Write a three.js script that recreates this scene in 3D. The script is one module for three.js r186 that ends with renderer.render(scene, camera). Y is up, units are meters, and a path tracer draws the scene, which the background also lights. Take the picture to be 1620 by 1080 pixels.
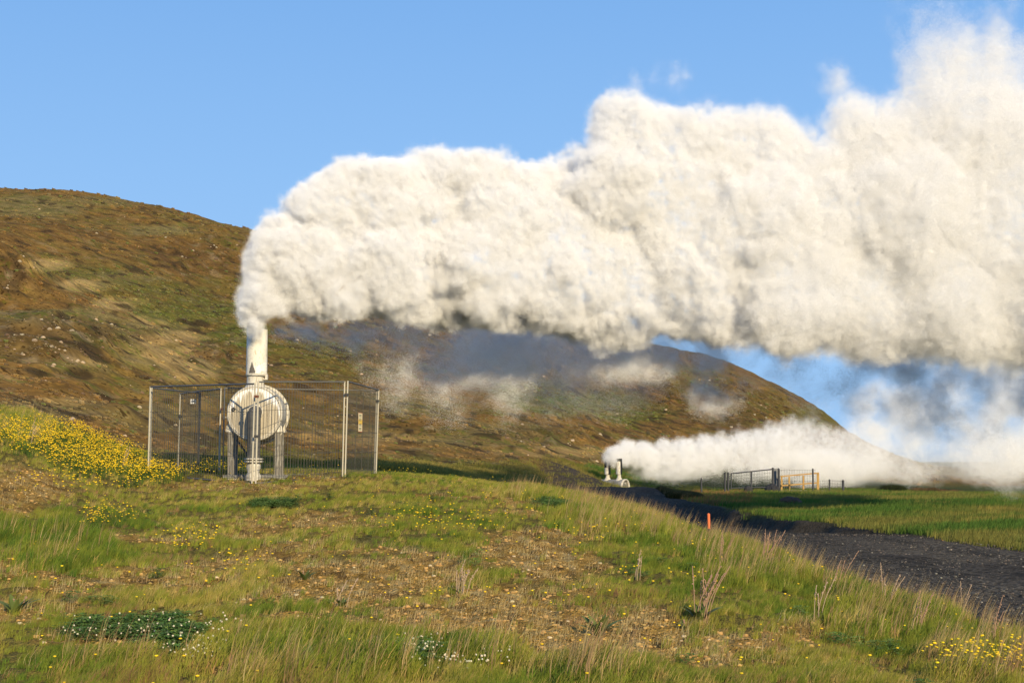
import * as THREE from 'three';
import { mergeGeometries } from 'three/addons/utils/BufferGeometryUtils.js';

// ---------------------------------------------------------------- camera, sky, sun, exposure
const F = 2250, PITCH = Math.atan(188 / 2250), EYE = 1.6;               // focal length in pixels of the 1620 x 1080 photograph
const scene = new THREE.Scene();
const camera = new THREE.PerspectiveCamera(2 * Math.atan(540 / F) * 180 / Math.PI, 1024 / 682, 0.1, 6000);
camera.position.set(0, EYE, 0);
camera.rotation.set(PITCH, 0, 0);
const renderer = new THREE.WebGLRenderer();
renderer.toneMapping = THREE.LinearToneMapping;
renderer.toneMappingExposure = 1.3;
renderer.shadowMap.enabled = true;
const SUN_AZ = 24 * Math.PI / 180, SUN_EL = 21 * Math.PI / 180;          // right of straight behind the camera, above the horizon
const sun = new THREE.DirectionalLight(new THREE.Color().setRGB(1, 0.82, 0.53), 4.2);
sun.position.set(Math.sin(SUN_AZ) * Math.cos(SUN_EL) * 200, Math.sin(SUN_EL) * 200, -40 + Math.cos(SUN_AZ) * Math.cos(SUN_EL) * 200);
sun.target.position.set(0, 0, -40);
sun.castShadow = true;
sun.shadow.mapSize.set(4096, 4096);
Object.assign(sun.shadow.camera, { left: -60, right: 60, top: 60, bottom: -60, near: 1, far: 700 });
scene.add(sun, sun.target);
{
  const W = 64, H = 256, data = new Float32Array(W * H * 4);
  const stops = [[-90, 0.12, 0.11, 0.08], [-1, 0.15, 0.18, 0.21], [0, 0.25, 0.42, 0.645], [6, 0.238, 0.418, 0.675], [11, 0.205, 0.385, 0.66], [18, 0.155, 0.325, 0.615], [35, 0.09, 0.21, 0.46], [90, 0.055, 0.14, 0.34]];
  for (let j = 0; j < H; j++) {
    const el = ((j + 0.5) / H - 0.5) * 180;
    let k = 0; while (k < stops.length - 2 && el > stops[k + 1][0]) k++;
    const a = stops[k], b = stops[k + 1], t = Math.min(1, Math.max(0, (el - a[0]) / (b[0] - a[0])));
    for (let i = 0; i < W; i++) for (let c = 0; c < 4; c++) data[(j * W + i) * 4 + c] = c === 3 ? 1 : 1.07 * a[c + 1] + 1.07 * (b[c + 1] - a[c + 1]) * t;
  }
  const sky = new THREE.DataTexture(data, W, H, THREE.RGBAFormat, THREE.FloatType);
  sky.mapping = THREE.EquirectangularReflectionMapping; sky.magFilter = THREE.LinearFilter; sky.needsUpdate = true;
  scene.background = sky; scene.environment = sky;
}

// ---------------------------------------------------------------- helpers
let seed = 7;
const rnd = () => { seed = (seed + 0x6d2b79f5) | 0; let t = Math.imul(seed ^ (seed >>> 15), 1 | seed); t = (t + Math.imul(t ^ (t >>> 7), 61 | t)) ^ t; return ((t ^ (t >>> 14)) >>> 0) / 4294967296; };
const rr = (a, b) => a + (b - a) * rnd();
const gauss = () => (rnd() + rnd() + rnd() + rnd() - 2) * 1.0;
const clamp = (x, a = 0, b = 1) => Math.min(b, Math.max(a, x));
const smooth = (a, b, x) => { const t = clamp((x - a) / (b - a)); return t * t * (3 - 2 * t); };
const lerp = (a, b, t) => a + (b - a) * t;
const table = (rows, x) => { let k = 0; while (k < rows.length - 2 && x > rows[k + 1][0]) k++; const a = rows[k], b = rows[k + 1]; return lerp(a[1], b[1], clamp((x - a[0]) / (b[0] - a[0]))); };
const hash = (x, y, z, s = 0) => { let h = Math.imul(x | 0, 374761393) ^ Math.imul(y | 0, 668265263) ^ Math.imul(z | 0, 1274126177) ^ Math.imul(s + 1, 974634777); h = Math.imul(h ^ (h >>> 13), 1274126177); h = Math.imul(h ^ (h >>> 15), 2246822519); return ((h ^ (h >>> 16)) >>> 0) / 4294967296; };
const n2 = (x, y, s = 0) => { const i = Math.floor(x), j = Math.floor(y), u0 = x - i, v0 = y - j, u = u0 * u0 * (3 - 2 * u0), v = v0 * v0 * (3 - 2 * v0); return lerp(lerp(hash(i, j, 0, s), hash(i + 1, j, 0, s), u), lerp(hash(i, j + 1, 0, s), hash(i + 1, j + 1, 0, s), u), v) * 2 - 1; };
const n3 = (x, y, z, s = 0) => { const i = Math.floor(x), j = Math.floor(y), k = Math.floor(z), a = x - i, b = y - j, c = z - k, u = a * a * (3 - 2 * a), v = b * b * (3 - 2 * b), w = c * c * (3 - 2 * c);
  return lerp(lerp(lerp(hash(i, j, k, s), hash(i + 1, j, k, s), u), lerp(hash(i, j + 1, k, s), hash(i + 1, j + 1, k, s), u), v), lerp(lerp(hash(i, j, k + 1, s), hash(i + 1, j, k + 1, s), u), lerp(hash(i, j + 1, k + 1, s), hash(i + 1, j + 1, k + 1, s), u), v), w) * 2 - 1; };
const fbm2 = (x, y, o = 4, s = 0) => { let r = 0, a = 0.5, f = 1; for (let i = 0; i < o; i++) { r += a * n2(x * f, y * f, s + i); a *= 0.5; f *= 2.03; } return r; };
const fbm3 = (x, y, z, o = 3, s = 0) => { let r = 0, a = 0.5, f = 1; for (let i = 0; i < o; i++) { r += a * n3(x * f, y * f, z * f, s + i); a *= 0.5; f *= 2.03; } return r; };
const puff3 = (x, y, z, s = 0) => {                                     // 1 in the middle of a cell's bubble, falling off round it
  const i = Math.floor(x), j = Math.floor(y), k = Math.floor(z); let m = 9;
  for (let a = -1; a < 2; a++) for (let b = -1; b < 2; b++) for (let c = -1; c < 2; c++) {
    const X = i + a, Y = j + b, Z = k + c, dx = X + hash(X, Y, Z, s) - x, dy = Y + hash(X, Y, Z, s + 1) - y, dz = Z + hash(X, Y, Z, s + 2) - z, d = dx * dx + dy * dy + dz * dz;
    if (d < m) m = d;
  }
  return 1 - Math.sqrt(m);
};
const SP = Math.sin(PITCH), CP = Math.cos(PITCH);
const at = (u, v, d) => { const t = d / (CP * F - SP * (540 - v)); return new THREE.Vector3((u - 810) * t, EYE + (SP * F + CP * (540 - v)) * t, -d); };   // the place seen at photo pixel (u, v), d metres ahead
const seen = (x, y, z) => { const Y = y - EYE, w = CP * -z + SP * Y, h = CP * Y + SP * z; return [810 + F * x / w, 540 - F * h / w]; };
const std = (o) => { const c = o.rgb; delete o.rgb; const m = new THREE.MeshStandardMaterial({ roughness: 0.9, ...o }); if (c) m.color.setRGB(...c); return m; };
const matt = (o) => new THREE.MeshPhysicalMaterial({ roughness: 1, specularIntensity: 0.12, ...o });
function tag(o, label, category, extra = {}) { o.userData = { label, category, ...extra }; return o; }
function put(name, geometry, material, parent) { const m = new THREE.Mesh(geometry, material); m.name = name; m.castShadow = m.receiveShadow = true; (parent || scene).add(m); return m; }
function thing(name, label, category, pos, extra) { const g = new THREE.Group(); g.name = name; g.position.copy(pos); tag(g, label, category, extra); scene.add(g); return g; }
const box = (w, h, d, x = 0, y = 0, z = 0) => new THREE.BoxGeometry(w, h, d).translate(x, y, z);
function bar(a, b, r, n = 8, r2 = r) {                                  // round bar from a to b
  const d = b.clone().sub(a), g = new THREE.CylinderGeometry(r2, r, d.length(), n, 1);
  g.applyQuaternion(new THREE.Quaternion().setFromUnitVectors(new THREE.Vector3(0, 1, 0), d.clone().normalize()));
  return g.translate((a.x + b.x) / 2, (a.y + b.y) / 2, (a.z + b.z) / 2);
}
const V = (x, y, z) => new THREE.Vector3(x, y, z);
function noiseTexture(size, fn, srgb = true) {                           // fn(i, j, size) -> [r, g, b] 0..1
  const d = new Uint8Array(size * size * 4);
  for (let j = 0; j < size; j++) for (let i = 0; i < size; i++) { const c = fn(i, j, size); for (let k = 0; k < 3; k++) d[(j * size + i) * 4 + k] = clamp(c[k]) * 255; d[(j * size + i) * 4 + 3] = 255; }
  const t = new THREE.DataTexture(d, size, size); t.magFilter = THREE.LinearFilter; t.wrapS = t.wrapT = THREE.RepeatWrapping; if (srgb) t.colorSpace = THREE.SRGBColorSpace; t.needsUpdate = true; return t;
}
const tn = (i, j, size, cells, s) => { const x = i / size * cells, y = j / size * cells, a = Math.floor(x), b = Math.floor(y), u = x - a, v = y - b, U = u * u * (3 - 2 * u), W = v * v * (3 - 2 * v), h = (p, q) => hash((p + cells) % cells, (q + cells) % cells, 3, s); return lerp(lerp(h(a, b), h(a + 1, b), U), lerp(h(a, b + 1), h(a + 1, b + 1), U), W); };

// ---------------------------------------------------------------- terrain: a smooth surface through surveyed points (pixel u, v and distance), then the road cut and relief
const survey = [];
const col = (u, ...rows) => { for (const [z, v] of rows) { const p = at(u, v, z); survey.push([p.x / z * 2.2, Math.log(z), (p.y - EYE) / z]); } };
const rel = (h, z) => 728 - h / z * 2250;
col(-620, [4, rel(-1.75, 4)], [9, rel(-1.3, 9)], [20, rel(0.2, 20)], [30, 640], [50, 560], [90, 440], [150, 330], [240, 250], [330, 290], [430, 400]);
col(-250, [4, rel(-1.75, 4)], [9, rel(-1.5, 9)], [15, 950], [20, 780], [26, 690], [36, 640], [60, 560], [100, 455], [160, 350], [250, 282], [330, 310], [430, 420]);
col(0, [4, rel(-1.75, 4)], [7, rel(-1.7, 7)], [10, 1083], [14, 930], [19, 815], [23, 745], [27, 696], [31, 668], [38, 640], [50, 612], [70, 560], [80, 508], [86, 489], [95, 486], [106, 487], [118, 440], [126, 388], [134, 382], [150, 384], [172, 362], [200, 335], [240, 302], [300, 310], [430, 400]);
col(80, [20, 810], [25, 742], [29, 705], [36, 668], [60, 600], [82, 515], [88, 497], [98, 494], [108, 492], [122, 450], [136, 428], [150, 424], [190, 350], [250, 298], [310, 315], [430, 400]);
col(200, [4, rel(-1.75, 4)], [7, rel(-1.7, 7)], [10, 1083], [15, 915], [20, 834], [25, 785], [28, 757], [31.5, 738], [36, 722], [48, 690], [70, 622], [88, 556], [96, 522], [104, 518], [114, 516], [126, 492], [150, 455], [190, 390], [250, 320], [310, 335], [430, 420]);
col(330, [10, 1083], [15, 917], [20, 838], [25, 791], [30, 758], [34, 748], [40, 738], [60, 690], [90, 610], [110, 575], [140, 528], [180, 460], [250, 346], [310, 360], [430, 440]);
col(430, [4, rel(-1.75, 4)], [7, rel(-1.7, 7)], [10, 1083], [15, 917], [20, 838], [25, 791], [30, 759], [35, 748], [42, 742], [60, 718], [85, 655], [110, 600], [150, 520], [260, 374], [320, 390], [430, 470]);
col(600, [10, 1083], [15, 917], [20, 838], [25, 791], [30, 759], [36, 750], [45, 747], [60, 733], [80, 700], [130, 600], [180, 520], [265, 421], [320, 440], [430, 520]);
col(830, [4, rel(-1.75, 4)], [7, rel(-1.7, 7)], [10, 1084], [15, 921], [20, 842], [25, 798], [30, 782], [38, 773], [48, 771], [56, 772], [70, 762], [95, 700], [138, 638], [152, 616], [168, 612], [190, 606], [280, 486], [340, 510], [430, 570]);
col(1000, [10, 1086], [15, 928], [20, 855], [27, 826], [38, 806], [44, 802], [90, 775], [100, 770], [112, 750], [130, 712], [150, 682], [165, 672], [190, 670], [225, 650], [300, 533], [360, 560], [430, 610]);
col(1200, [10, 1092], [15, 945], [20, 890], [24, 876], [28, 864], [52, 816], [60, 803], [72, 790], [92, 778], [115, 772], [170, 735], [230, 665], [320, 588], [430, 640]);
col(1400, [7, rel(-1.75, 7)], [10, 1105], [14, 1000], [20, 932], [42, 838], [58, 801], [80, 783], [110, 776], [200, 755], [345, 720], [430, 722]);
col(1300, [120, 770], [190, 735], [260, 690], [345, 648], [430, 680]);
col(1620, [7, rel(-1.85, 7)], [10, 1125], [13, 1043], [33, 865], [45, 820], [65, 791], [80, 782], [100, 785], [150, 775], [345, 739], [430, 736]);
col(1950, [5, rel(-1.9, 5)], [20, 925], [34, 850], [65, 790], [80, 782], [100, 785], [150, 775], [345, 739], [430, 736]);
col(2350, [5, rel(-1.9, 5)], [20, 925], [34, 850], [80, 785], [150, 775], [430, 736]);
const ctrl = survey, NS = ctrl.length, tps = (() => {
  const U = (d2) => (d2 < 1e-12 ? 0 : 0.5 * d2 * Math.log(d2)), n = NS + 3, A = Array.from({ length: n }, () => new Float64Array(n + 1));
  for (let i = 0; i < NS; i++) {
    for (let j = 0; j < NS; j++) { const dx = ctrl[i][0] - ctrl[j][0], dy = ctrl[i][1] - ctrl[j][1]; A[i][j] = U(dx * dx + dy * dy); }
    A[i][i] += 0.0004; A[i][NS] = A[NS][i] = 1; A[i][NS + 1] = A[NS + 1][i] = ctrl[i][0]; A[i][NS + 2] = A[NS + 2][i] = ctrl[i][1]; A[i][n] = ctrl[i][2];
  }
  for (let c = 0; c < n; c++) {
    let p = c; for (let r = c + 1; r < n; r++) if (Math.abs(A[r][c]) > Math.abs(A[p][c])) p = r;
    const row = A[c]; A[c] = A[p]; A[p] = row;
    for (let r = 0; r < n; r++) if (r !== c) { const f = A[r][c] / A[c][c]; if (f) for (let k = c; k <= n; k++) A[r][k] -= f * A[c][k]; }
  }
  const w = A.map((row, i) => row[n] / row[i]);
  return (a, z) => {
    const x = a * 2.2, y = Math.log(z); let s = w[NS] + w[NS + 1] * x + w[NS + 2] * y;
    for (let i = 0; i < NS; i++) { const dx = x - ctrl[i][0], dy = y - ctrl[i][1], d2 = dx * dx + dy * dy; if (d2 > 1e-12) s += w[i] * 0.5 * d2 * Math.log(d2); }
    return s;
  };
})();
const roadX = (z) => table([[3, 9.2], [16, 8.8], [30, 8.25], [40, 7.4], [52, 6.0], [66, 5.2], [78, 5.4], [86, 5.0]], z);
const roadW = (z) => table([[3, 3], [30, 3], [40, 3.05], [52, 2.6], [66, 2.6], [78, 2.6]], z);
const roadY = (z) => EYE + table([[3, -1.95], [30, -1.95], [38, -1.98], [46, -2.32], [55, -2.5], [64, -2.25], [78, -1.53], [82, -1.5], [86, -1.75]], z);
const hillness = (a, z) => smooth(0, 1, (Math.log(z) - table([[-0.66, 3.2], [-0.36, 3.5], [-0.27, 3.62], [-0.2, 3.85], [-0.09, 4.05], [0, 4.3], [0.085, 4.72], [0.17, 4.9], [0.24, 5.1], [0.36, 5.4]], a)) / 0.18);

// what covers the ground: soft ellipses at the places where the photograph shows each kind, roughened by noise
const blob = (list, u, v, n) => { let m = 0; for (const [a, b, ru, rv, s = 1] of list) { const d = Math.hypot((u - a) / ru, (v - b) / rv) + n; m = Math.max(m, s * smooth(1.15, 0.6, d)); } return m; };
const BARE = [[560, 925, 210, 40], [790, 965, 190, 55], [310, 915, 130, 26, 0.8], [930, 1010, 190, 50], [1130, 1025, 160, 32, 0.8], [850, 885, 110, 45], [60, 965, 80, 24, 0.7], [1270, 1000, 130, 22, 0.7], [30, 772, 95, 40], [480, 828, 150, 16, 0.7], [120, 1010, 90, 16, 0.6], [660, 905, 130, 30], [760, 1030, 60, 18, 0.5], [310, 1050, 80, 20, 0.5], [370, 770, 150, 10, 0.8], [500, 758, 50, 7, 0.9]];
const GREEN = [[80, 860, 150, 50], [130, 830, 120, 30], [700, 870, 160, 30, 0.6], [1100, 880, 180, 60, 0.7], [1290, 930, 160, 60, 0.7], [560, 1040, 260, 40, 0.8], [1000, 1000, 60, 20, 0.5], [60, 1010, 60, 40, 0.7], [900, 800, 100, 25, 0.4], [1480, 1010, 150, 40, 0.6], [820, 830, 120, 15, 0.6]];
const CLOVER = [[190, 1005, 100, 17], [260, 1000, 70, 18], [620, 1045, 110, 20, 0.9], [250, 1032, 60, 16, 0.8], [430, 800, 40, 7, 0.9], [870, 800, 40, 8, 0.8]];
const FLOWERY = [[70, 700, 90, 26, 0.9], [150, 728, 90, 30, 1], [225, 752, 60, 18, 0.9], [30, 690, 60, 25, 0.7], [330, 745, 80, 12, 0.5], [160, 830, 60, 20, 0.5], [290, 865, 50, 16, 0.4], [700, 835, 120, 25, 0.25], [130, 770, 130, 14, 0.4], [380, 905, 60, 14, 0.3]];
const HGREEN = [[300, 490, 110, 28, 0.9], [380, 530, 60, 26, 1], [230, 455, 90, 22, 0.6], [350, 470, 70, 40, 0.4], [500, 560, 90, 26, 0.6], [560, 590, 120, 16, 0.5], [900, 640, 140, 24, 0.9], [1000, 660, 60, 14, 1], [840, 615, 70, 16, 0.7], [1290, 660, 60, 22, 0.7], [1100, 600, 60, 30, 0.4], [120, 430, 100, 12, 0.5], [640, 735, 160, 12, 0.7], [960, 745, 120, 12, 0.6], [470, 720, 90, 10, 0.4], [1210, 640, 60, 30, 0.35], [150, 580, 80, 10, 0.4]];
const HOLIVE = [[60, 325, 110, 18, 0.8], [150, 318, 90, 10, 0.7], [250, 365, 70, 12, 0.8], [120, 500, 130, 16, 0.8], [230, 520, 90, 12, 0.6], [180, 440, 110, 14, 0.5], [60, 650, 140, 20, 0.6], [240, 660, 100, 26, 0.6], [640, 640, 110, 20, 0.6], [780, 690, 170, 26, 0.5], [1060, 720, 110, 14, 0.5], [330, 580, 60, 16, 0.3]];
const HTAN = [[70, 420, 48, 12, 0.9], [130, 452, 48, 12, 0.9], [185, 480, 48, 12, 0.9], [235, 507, 44, 11, 0.8], [285, 532, 44, 10, 0.7], [330, 550, 34, 8, 0.5], [250, 560, 70, 26, 0.8], [295, 585, 60, 22, 0.7], [215, 545, 50, 16, 0.6], [120, 575, 60, 10, 0.4], [100, 635, 50, 9, 0.4], [560, 690, 120, 14, 0.4], [880, 715, 130, 10, 0.5], [1010, 730, 60, 8, 0.5]];
const HDARK = [[20, 440, 40, 40, 0.8], [90, 520, 90, 26, 0.7], [100, 545, 110, 30, 0.6], [330, 400, 90, 40, 0.4], [660, 680, 90, 16, 0.5], [560, 650, 60, 20, 0.4], [860, 690, 90, 14, 0.5], [1130, 640, 130, 40, 0.4], [340, 560, 40, 18, 0.6]];
const A0 = -0.66, A1 = 0.66, NC = 900, ZS = [];
for (let i = 0; i < 320; i++) ZS.push(3.4 * Math.pow(40 / 3.4, i / 320));
for (let i = 0; i <= 540; i++) ZS.push(40 * Math.pow(430 / 40, i / 540));
const NR = ZS.length, HY = new Float32Array(NC * NR);
{
  const cx = 300, coarse = new Float32Array(cx * NR);                   // the smooth surface on fewer columns, then relief at every vertex
  for (let r = 0; r < NR; r++) for (let c = 0; c < cx; c++) coarse[r * cx + c] = tps(lerp(A0, A1, c / (cx - 1)), ZS[r]);
  for (let r = 0; r < NR; r++) {
    const z = ZS[r], rx = roadX(z), rw = roadW(z), ry = roadY(z);
    for (let c = 0; c < NC; c++) {
      const a = lerp(A0, A1, c / (NC - 1)), x = a * z, q = c / (NC - 1) * (cx - 1), q0 = Math.min(cx - 2, Math.floor(q));
      let y = EYE + z * lerp(coarse[r * cx + q0], coarse[r * cx + q0 + 1], q - q0);
      const h = hillness(a, z);
      // relief: clods and hummocks near, gullies, terracettes and outcrops on the hill
      y += (1 - h) * (0.05 * fbm2(x * 0.9, z * 0.9, 3, 20) + (z < 40 ? 0.03 * n2(x * 5, z * 5, 31) + 0.016 * n2(x * 13, z * 13, 32) : 0));
      if (h > 0) {
        const gully = 1 - Math.abs(n2(x * 0.045 + 0.5 * fbm2(x * 0.03, z * 0.03, 2, 7), z * 0.018, 41)), rough = smooth(0.0, 0.5, fbm2(x * 0.035, z * 0.03, 3, 44));
        y += h * (clamp(z / 150, 0.15, 1) * (0.9 * fbm2(x * 0.05, z * 0.05, 4, 51) - 0.8 * gully * gully) + 0.5 * fbm2(x * 0.3, z * 0.28, 3, 61) * (0.3 + rough) + 0.16 * n2(x * 0.9, z * 0.7, 71) * (0.4 + rough) * clamp(z / 80, 0.25, 1) + 0.12 * n2(x * 0.6, y * 1.6, 75));
        if (z < 330) { const [pu, pv] = seen(x, y, -z), cr = blob(HDARK, pu, pv, 0.5 * fbm2(x * 0.12, z * 0.1, 3, 105)); if (cr > 0.02) y += h * 1.5 * cr * clamp(z / 110, 0.25, 1.3) * (0.75 * (0.5 - Math.abs(n2(x * 0.45, z * 0.4, 121))) + 0.5 * (0.4 - Math.abs(n2(x * 1.0, z * 0.8, 122)))); }
      }
      if (z < 90) {                                                      // the road's cut
        const d = x - rx, side = d > 0 ? (z > 42 ? 0.55 : 0.9) : 1.6, e = Math.abs(d) - rw + 0.35 * n2(z * 0.55, d > 0 ? 3 : 9, 15) + 0.06 * n2(x * 1.2, z * 1.1, 16);
        const keep = smooth(-0.05, side, e), end = smooth(90, 84, z);
        y = lerp(y, lerp(ry - 0.06, y, keep), end);
      }
      HY[r * NC + c] = y;
    }
  }
}
function groundY(x, zAhead) {                                           // height of the terrain mesh at (x, -zAhead)
  const z = clamp(zAhead, ZS[0], ZS[NR - 1] - 0.01), c = clamp((x / z - A0) / (A1 - A0) * (NC - 1), 0, NC - 1.001);
  let r = z < 40 ? Math.log(z / 3.4) / Math.log(40 / 3.4) * 320 : 320 + Math.log(z / 40) / Math.log(430 / 40) * 540; r = clamp(r, 0, NR - 1.001);
  const i = Math.floor(c), j = Math.floor(r), u = c - i, v = r - j;
  return lerp(lerp(HY[j * NC + i], HY[j * NC + i + 1], u), lerp(HY[(j + 1) * NC + i], HY[(j + 1) * NC + i + 1], u), v);
}
const bareAt = (u, v, x, z) => { const n = 0.55 * fbm2(x * 1.1, z * 1.1, 4, 81); return clamp(blob(BARE, u, v, n) + 0.9 * smooth(0.16, 0.42, fbm2(x * 0.7 + 9, z * 0.7, 4, 83)) * (v > 780 ? 1 : 0.2)); };
const mixc = (c, d, t) => { c[0] += (d[0] - c[0]) * t; c[1] += (d[1] - c[1]) * t; c[2] += (d[2] - c[2]) * t; };
function hillColour(x, y, z, u, v) {
    const n = fbm2(x * 0.11, z * 0.1, 4, 101), m = fbm2(x * 0.5, z * 0.35, 2, 103), f = n2(x * 0.9, z * 0.6, 107), w = 0.8 * n + 0.5 * m, p = [0.27, 0.152, 0.04];
    mixc(p, [0.35, 0.205, 0.055], 0.7 * smooth(-0.1, 0.45, m)); mixc(p, [0.16, 0.09, 0.028], 0.6 * smooth(0.05, 0.4, -m - 0.3 * n));
    mixc(p, [0.27, 0.195, 0.05], 0.55 * smooth(-0.05, 0.35, fbm2(x * 0.06, z * 0.12 + y * 0.2, 4, 109)));
    mixc(p, [0.29, 0.235, 0.085], blob(HOLIVE, u, v, 0.6 * w)); mixc(p, [0.64, 0.43, 0.155], blob(HTAN, u, v, 0.3 * w));
    mixc(p, [0.15, 0.165, 0.028], blob(HGREEN, u, v, 0.7 * w) * (0.55 + 0.45 * smooth(-0.3, 0.3, m))); mixc(p, [0.12, 0.075, 0.036], blob(HDARK, u, v, w) * 0.8);
    mixc(p, [0.15, 0.145, 0.035], 0.5 * smooth(0.2, 0.36, fbm2(x * 0.4, z * 0.3, 2, 113)));
    mixc(p, [0.40, 0.30, 0.16], smooth(0.5, 0.75, f) * (0.3 + 0.5 * blob(HDARK, u, v, w))); mixc(p, [0.075, 0.05, 0.024], 0.8 * smooth(0.4, 0.7, -f));
  return p.map((c) => c * 0.88);
}
const pos = new Float32Array(NC * NR * 3), colr = new Float32Array(NC * NR * 3), uvs = new Float32Array(NC * NR * 2);
for (let r = 0, k = 0; r < NR; r++) for (let c = 0; c < NC; c++, k++) {
  const z = ZS[r], a = lerp(A0, A1, c / (NC - 1)), x = a * z, y = HY[k], [u, v] = seen(x, y, -z), h = hillness(a, z);
  pos.set([x, y, -z], k * 3); uvs.set([x, z], k * 2);
  const q = [0.2, 0.14, 0.05];
  if (h < 1) {                                                           // soil under the grass, straw and turf
    const b = bareAt(u, v, x, z), s = fbm2(x * 6, z * 6, 3, 91);
    q[0] = 0.2; q[1] = 0.16; q[2] = 0.04;
    mixc(q, [0.45, 0.262, 0.058], b * 0.95); mixc(q, [0.5, 0.36, 0.15], 0.8 * b * smooth(0.1, 0.5, s)); mixc(q, [0.18, 0.105, 0.033], b * smooth(0.1, 0.4, -s));
    const dr = Math.abs(x - roadX(z)) - roadW(z); mixc(q, [0.09, 0.076, 0.058], z < 90 ? smooth(0.95, 0.5, dr) : 0);
    if (z > 36 && x > roadX(Math.min(z, 86))) mixc(q, [0.085, 0.11, 0.028], 0.8 * smooth(0.4, 1.0, dr));
  }
  if (h > 0) {
    const p = hillColour(x, y, z, u, v);
    mixc(q, p, h);
  }
  colr.set(q, k * 3);
}
{
  const mask = new Uint8Array(NC * NR), near = [], far = [];
  for (let r = 0; r < NR; r++) for (let c = 0; c < NC; c++) mask[r * NC + c] = hillness(lerp(A0, A1, c / (NC - 1)), ZS[r]) > 0.5 ? 1 : 0;
  for (let r = 0; r < NR - 1; r++) for (let c = 0; c < NC - 1; c++) { const i = r * NC + c; (mask[i] ? far : near).push(i, i + 1, i + NC, i + 1, i + NC + 1, i + NC); }
  const normals = (() => { const g = new THREE.BufferGeometry(); g.setAttribute('position', new THREE.BufferAttribute(pos, 3)); g.setIndex(near.concat(far)); g.computeVertexNormals(); return g.attributes.normal; })();
  const sheet = (index) => {                                             // only the vertices that this sheet uses
    const map = new Int32Array(NC * NR).fill(-1), P = [], N = [], C = [], T = [], I = new Uint32Array(index.length); let n = 0;
    for (let k = 0; k < index.length; k++) { const i = index[k]; if (map[i] < 0) { map[i] = n++; P.push(pos[i * 3], pos[i * 3 + 1], pos[i * 3 + 2]); N.push(normals.getX(i), normals.getY(i), normals.getZ(i)); C.push(colr[i * 3], colr[i * 3 + 1], colr[i * 3 + 2]); T.push(uvs[i * 2], uvs[i * 2 + 1]); } I[k] = map[i]; }
    const g = new THREE.BufferGeometry(); const f = (a, s) => new THREE.BufferAttribute(new Float32Array(a), s);
    g.setAttribute('position', f(P, 3)); g.setAttribute('normal', f(N, 3)); g.setAttribute('color', f(C, 3)); g.setAttribute('uv', f(T, 2)); g.setIndex(new THREE.BufferAttribute(I, 1)); return g;
  };
  const soil = noiseTexture(1024, (i, j, s) => { const g = 0.84 + 0.34 * (tn(i, j, s, 256, 5) - 0.5) + 0.26 * (tn(i, j, s, 90, 6) - 0.5) + 0.2 * (tn(i, j, s, 24, 7) - 0.5), p = tn(i, j, s, 128, 9) > 0.86 ? 0.2 : 0; return [g + p, g + p, g + p * 0.9]; });
  soil.repeat.set(0.4, 0.4);
  const soilBump = noiseTexture(1024, (i, j, s) => { const g = 0.5 * tn(i, j, s, 128, 9) + 0.35 * tn(i, j, s, 256, 5) + 0.3 * tn(i, j, s, 48, 11); return [g, g, g]; }, false);
  soilBump.repeat.set(0.4, 0.4);
  const heath = noiseTexture(1024, (i, j, s) => { const a1 = tn(i, j, s, 256, 15), a2 = tn(i, j, s, 120, 16), a3 = tn(i, j, s, 44, 17), c = [0.87, 0.86, 0.85], g = 0.2 * (a2 - 0.5) + 0.22 * (a3 - 0.5); for (let k = 0; k < 3; k++) c[k] += g;
    mixc(c, [0.52, 0.5, 0.46], smooth(0.62, 0.85, 0.6 * a1 + 0.4 * a2)); mixc(c, [1, 0.97, 0.9], smooth(0.66, 0.86, 0.6 * tn(i, j, s, 256, 18) + 0.4 * tn(i, j, s, 90, 19))); mixc(c, [0.7, 0.86, 0.6], 0.6 * smooth(0.62, 0.8, 0.5 * tn(i, j, s, 150, 21) + 0.5 * tn(i, j, s, 30, 22))); return c; });
  heath.repeat.set(0.03, 0.03);
  const heathBump = noiseTexture(512, (i, j, s) => { const g = 0.6 * tn(i, j, s, 128, 25) + 0.4 * tn(i, j, s, 60, 26); return [g, g, g]; }, false);
  heathBump.repeat.set(0.03, 0.03);
  tag(put('ground', sheet(near), matt({ vertexColors: true, map: soil, bumpMap: soilBump, bumpScale: 0.03, roughness: 1 })), 'grassy mound and meadow of ochre soil in the foreground', 'ground', { kind: 'structure' });
  tag(put('hillside', sheet(far), matt({ vertexColors: true, map: heath, bumpMap: heathBump, bumpScale: 0.07, roughness: 1 })), 'long brown hill with green patches rising behind the fenced vent', 'hill', { kind: 'structure' });
  const base = put('plain', new THREE.CircleGeometry(4000, 96).rotateX(-Math.PI / 2).translate(0, -3, 0), std({ rgb: [0.1, 0.1, 0.035] }));
  tag(base, 'flat land beyond the meadow out to the horizon', 'plain', { kind: 'structure' });
}
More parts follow.
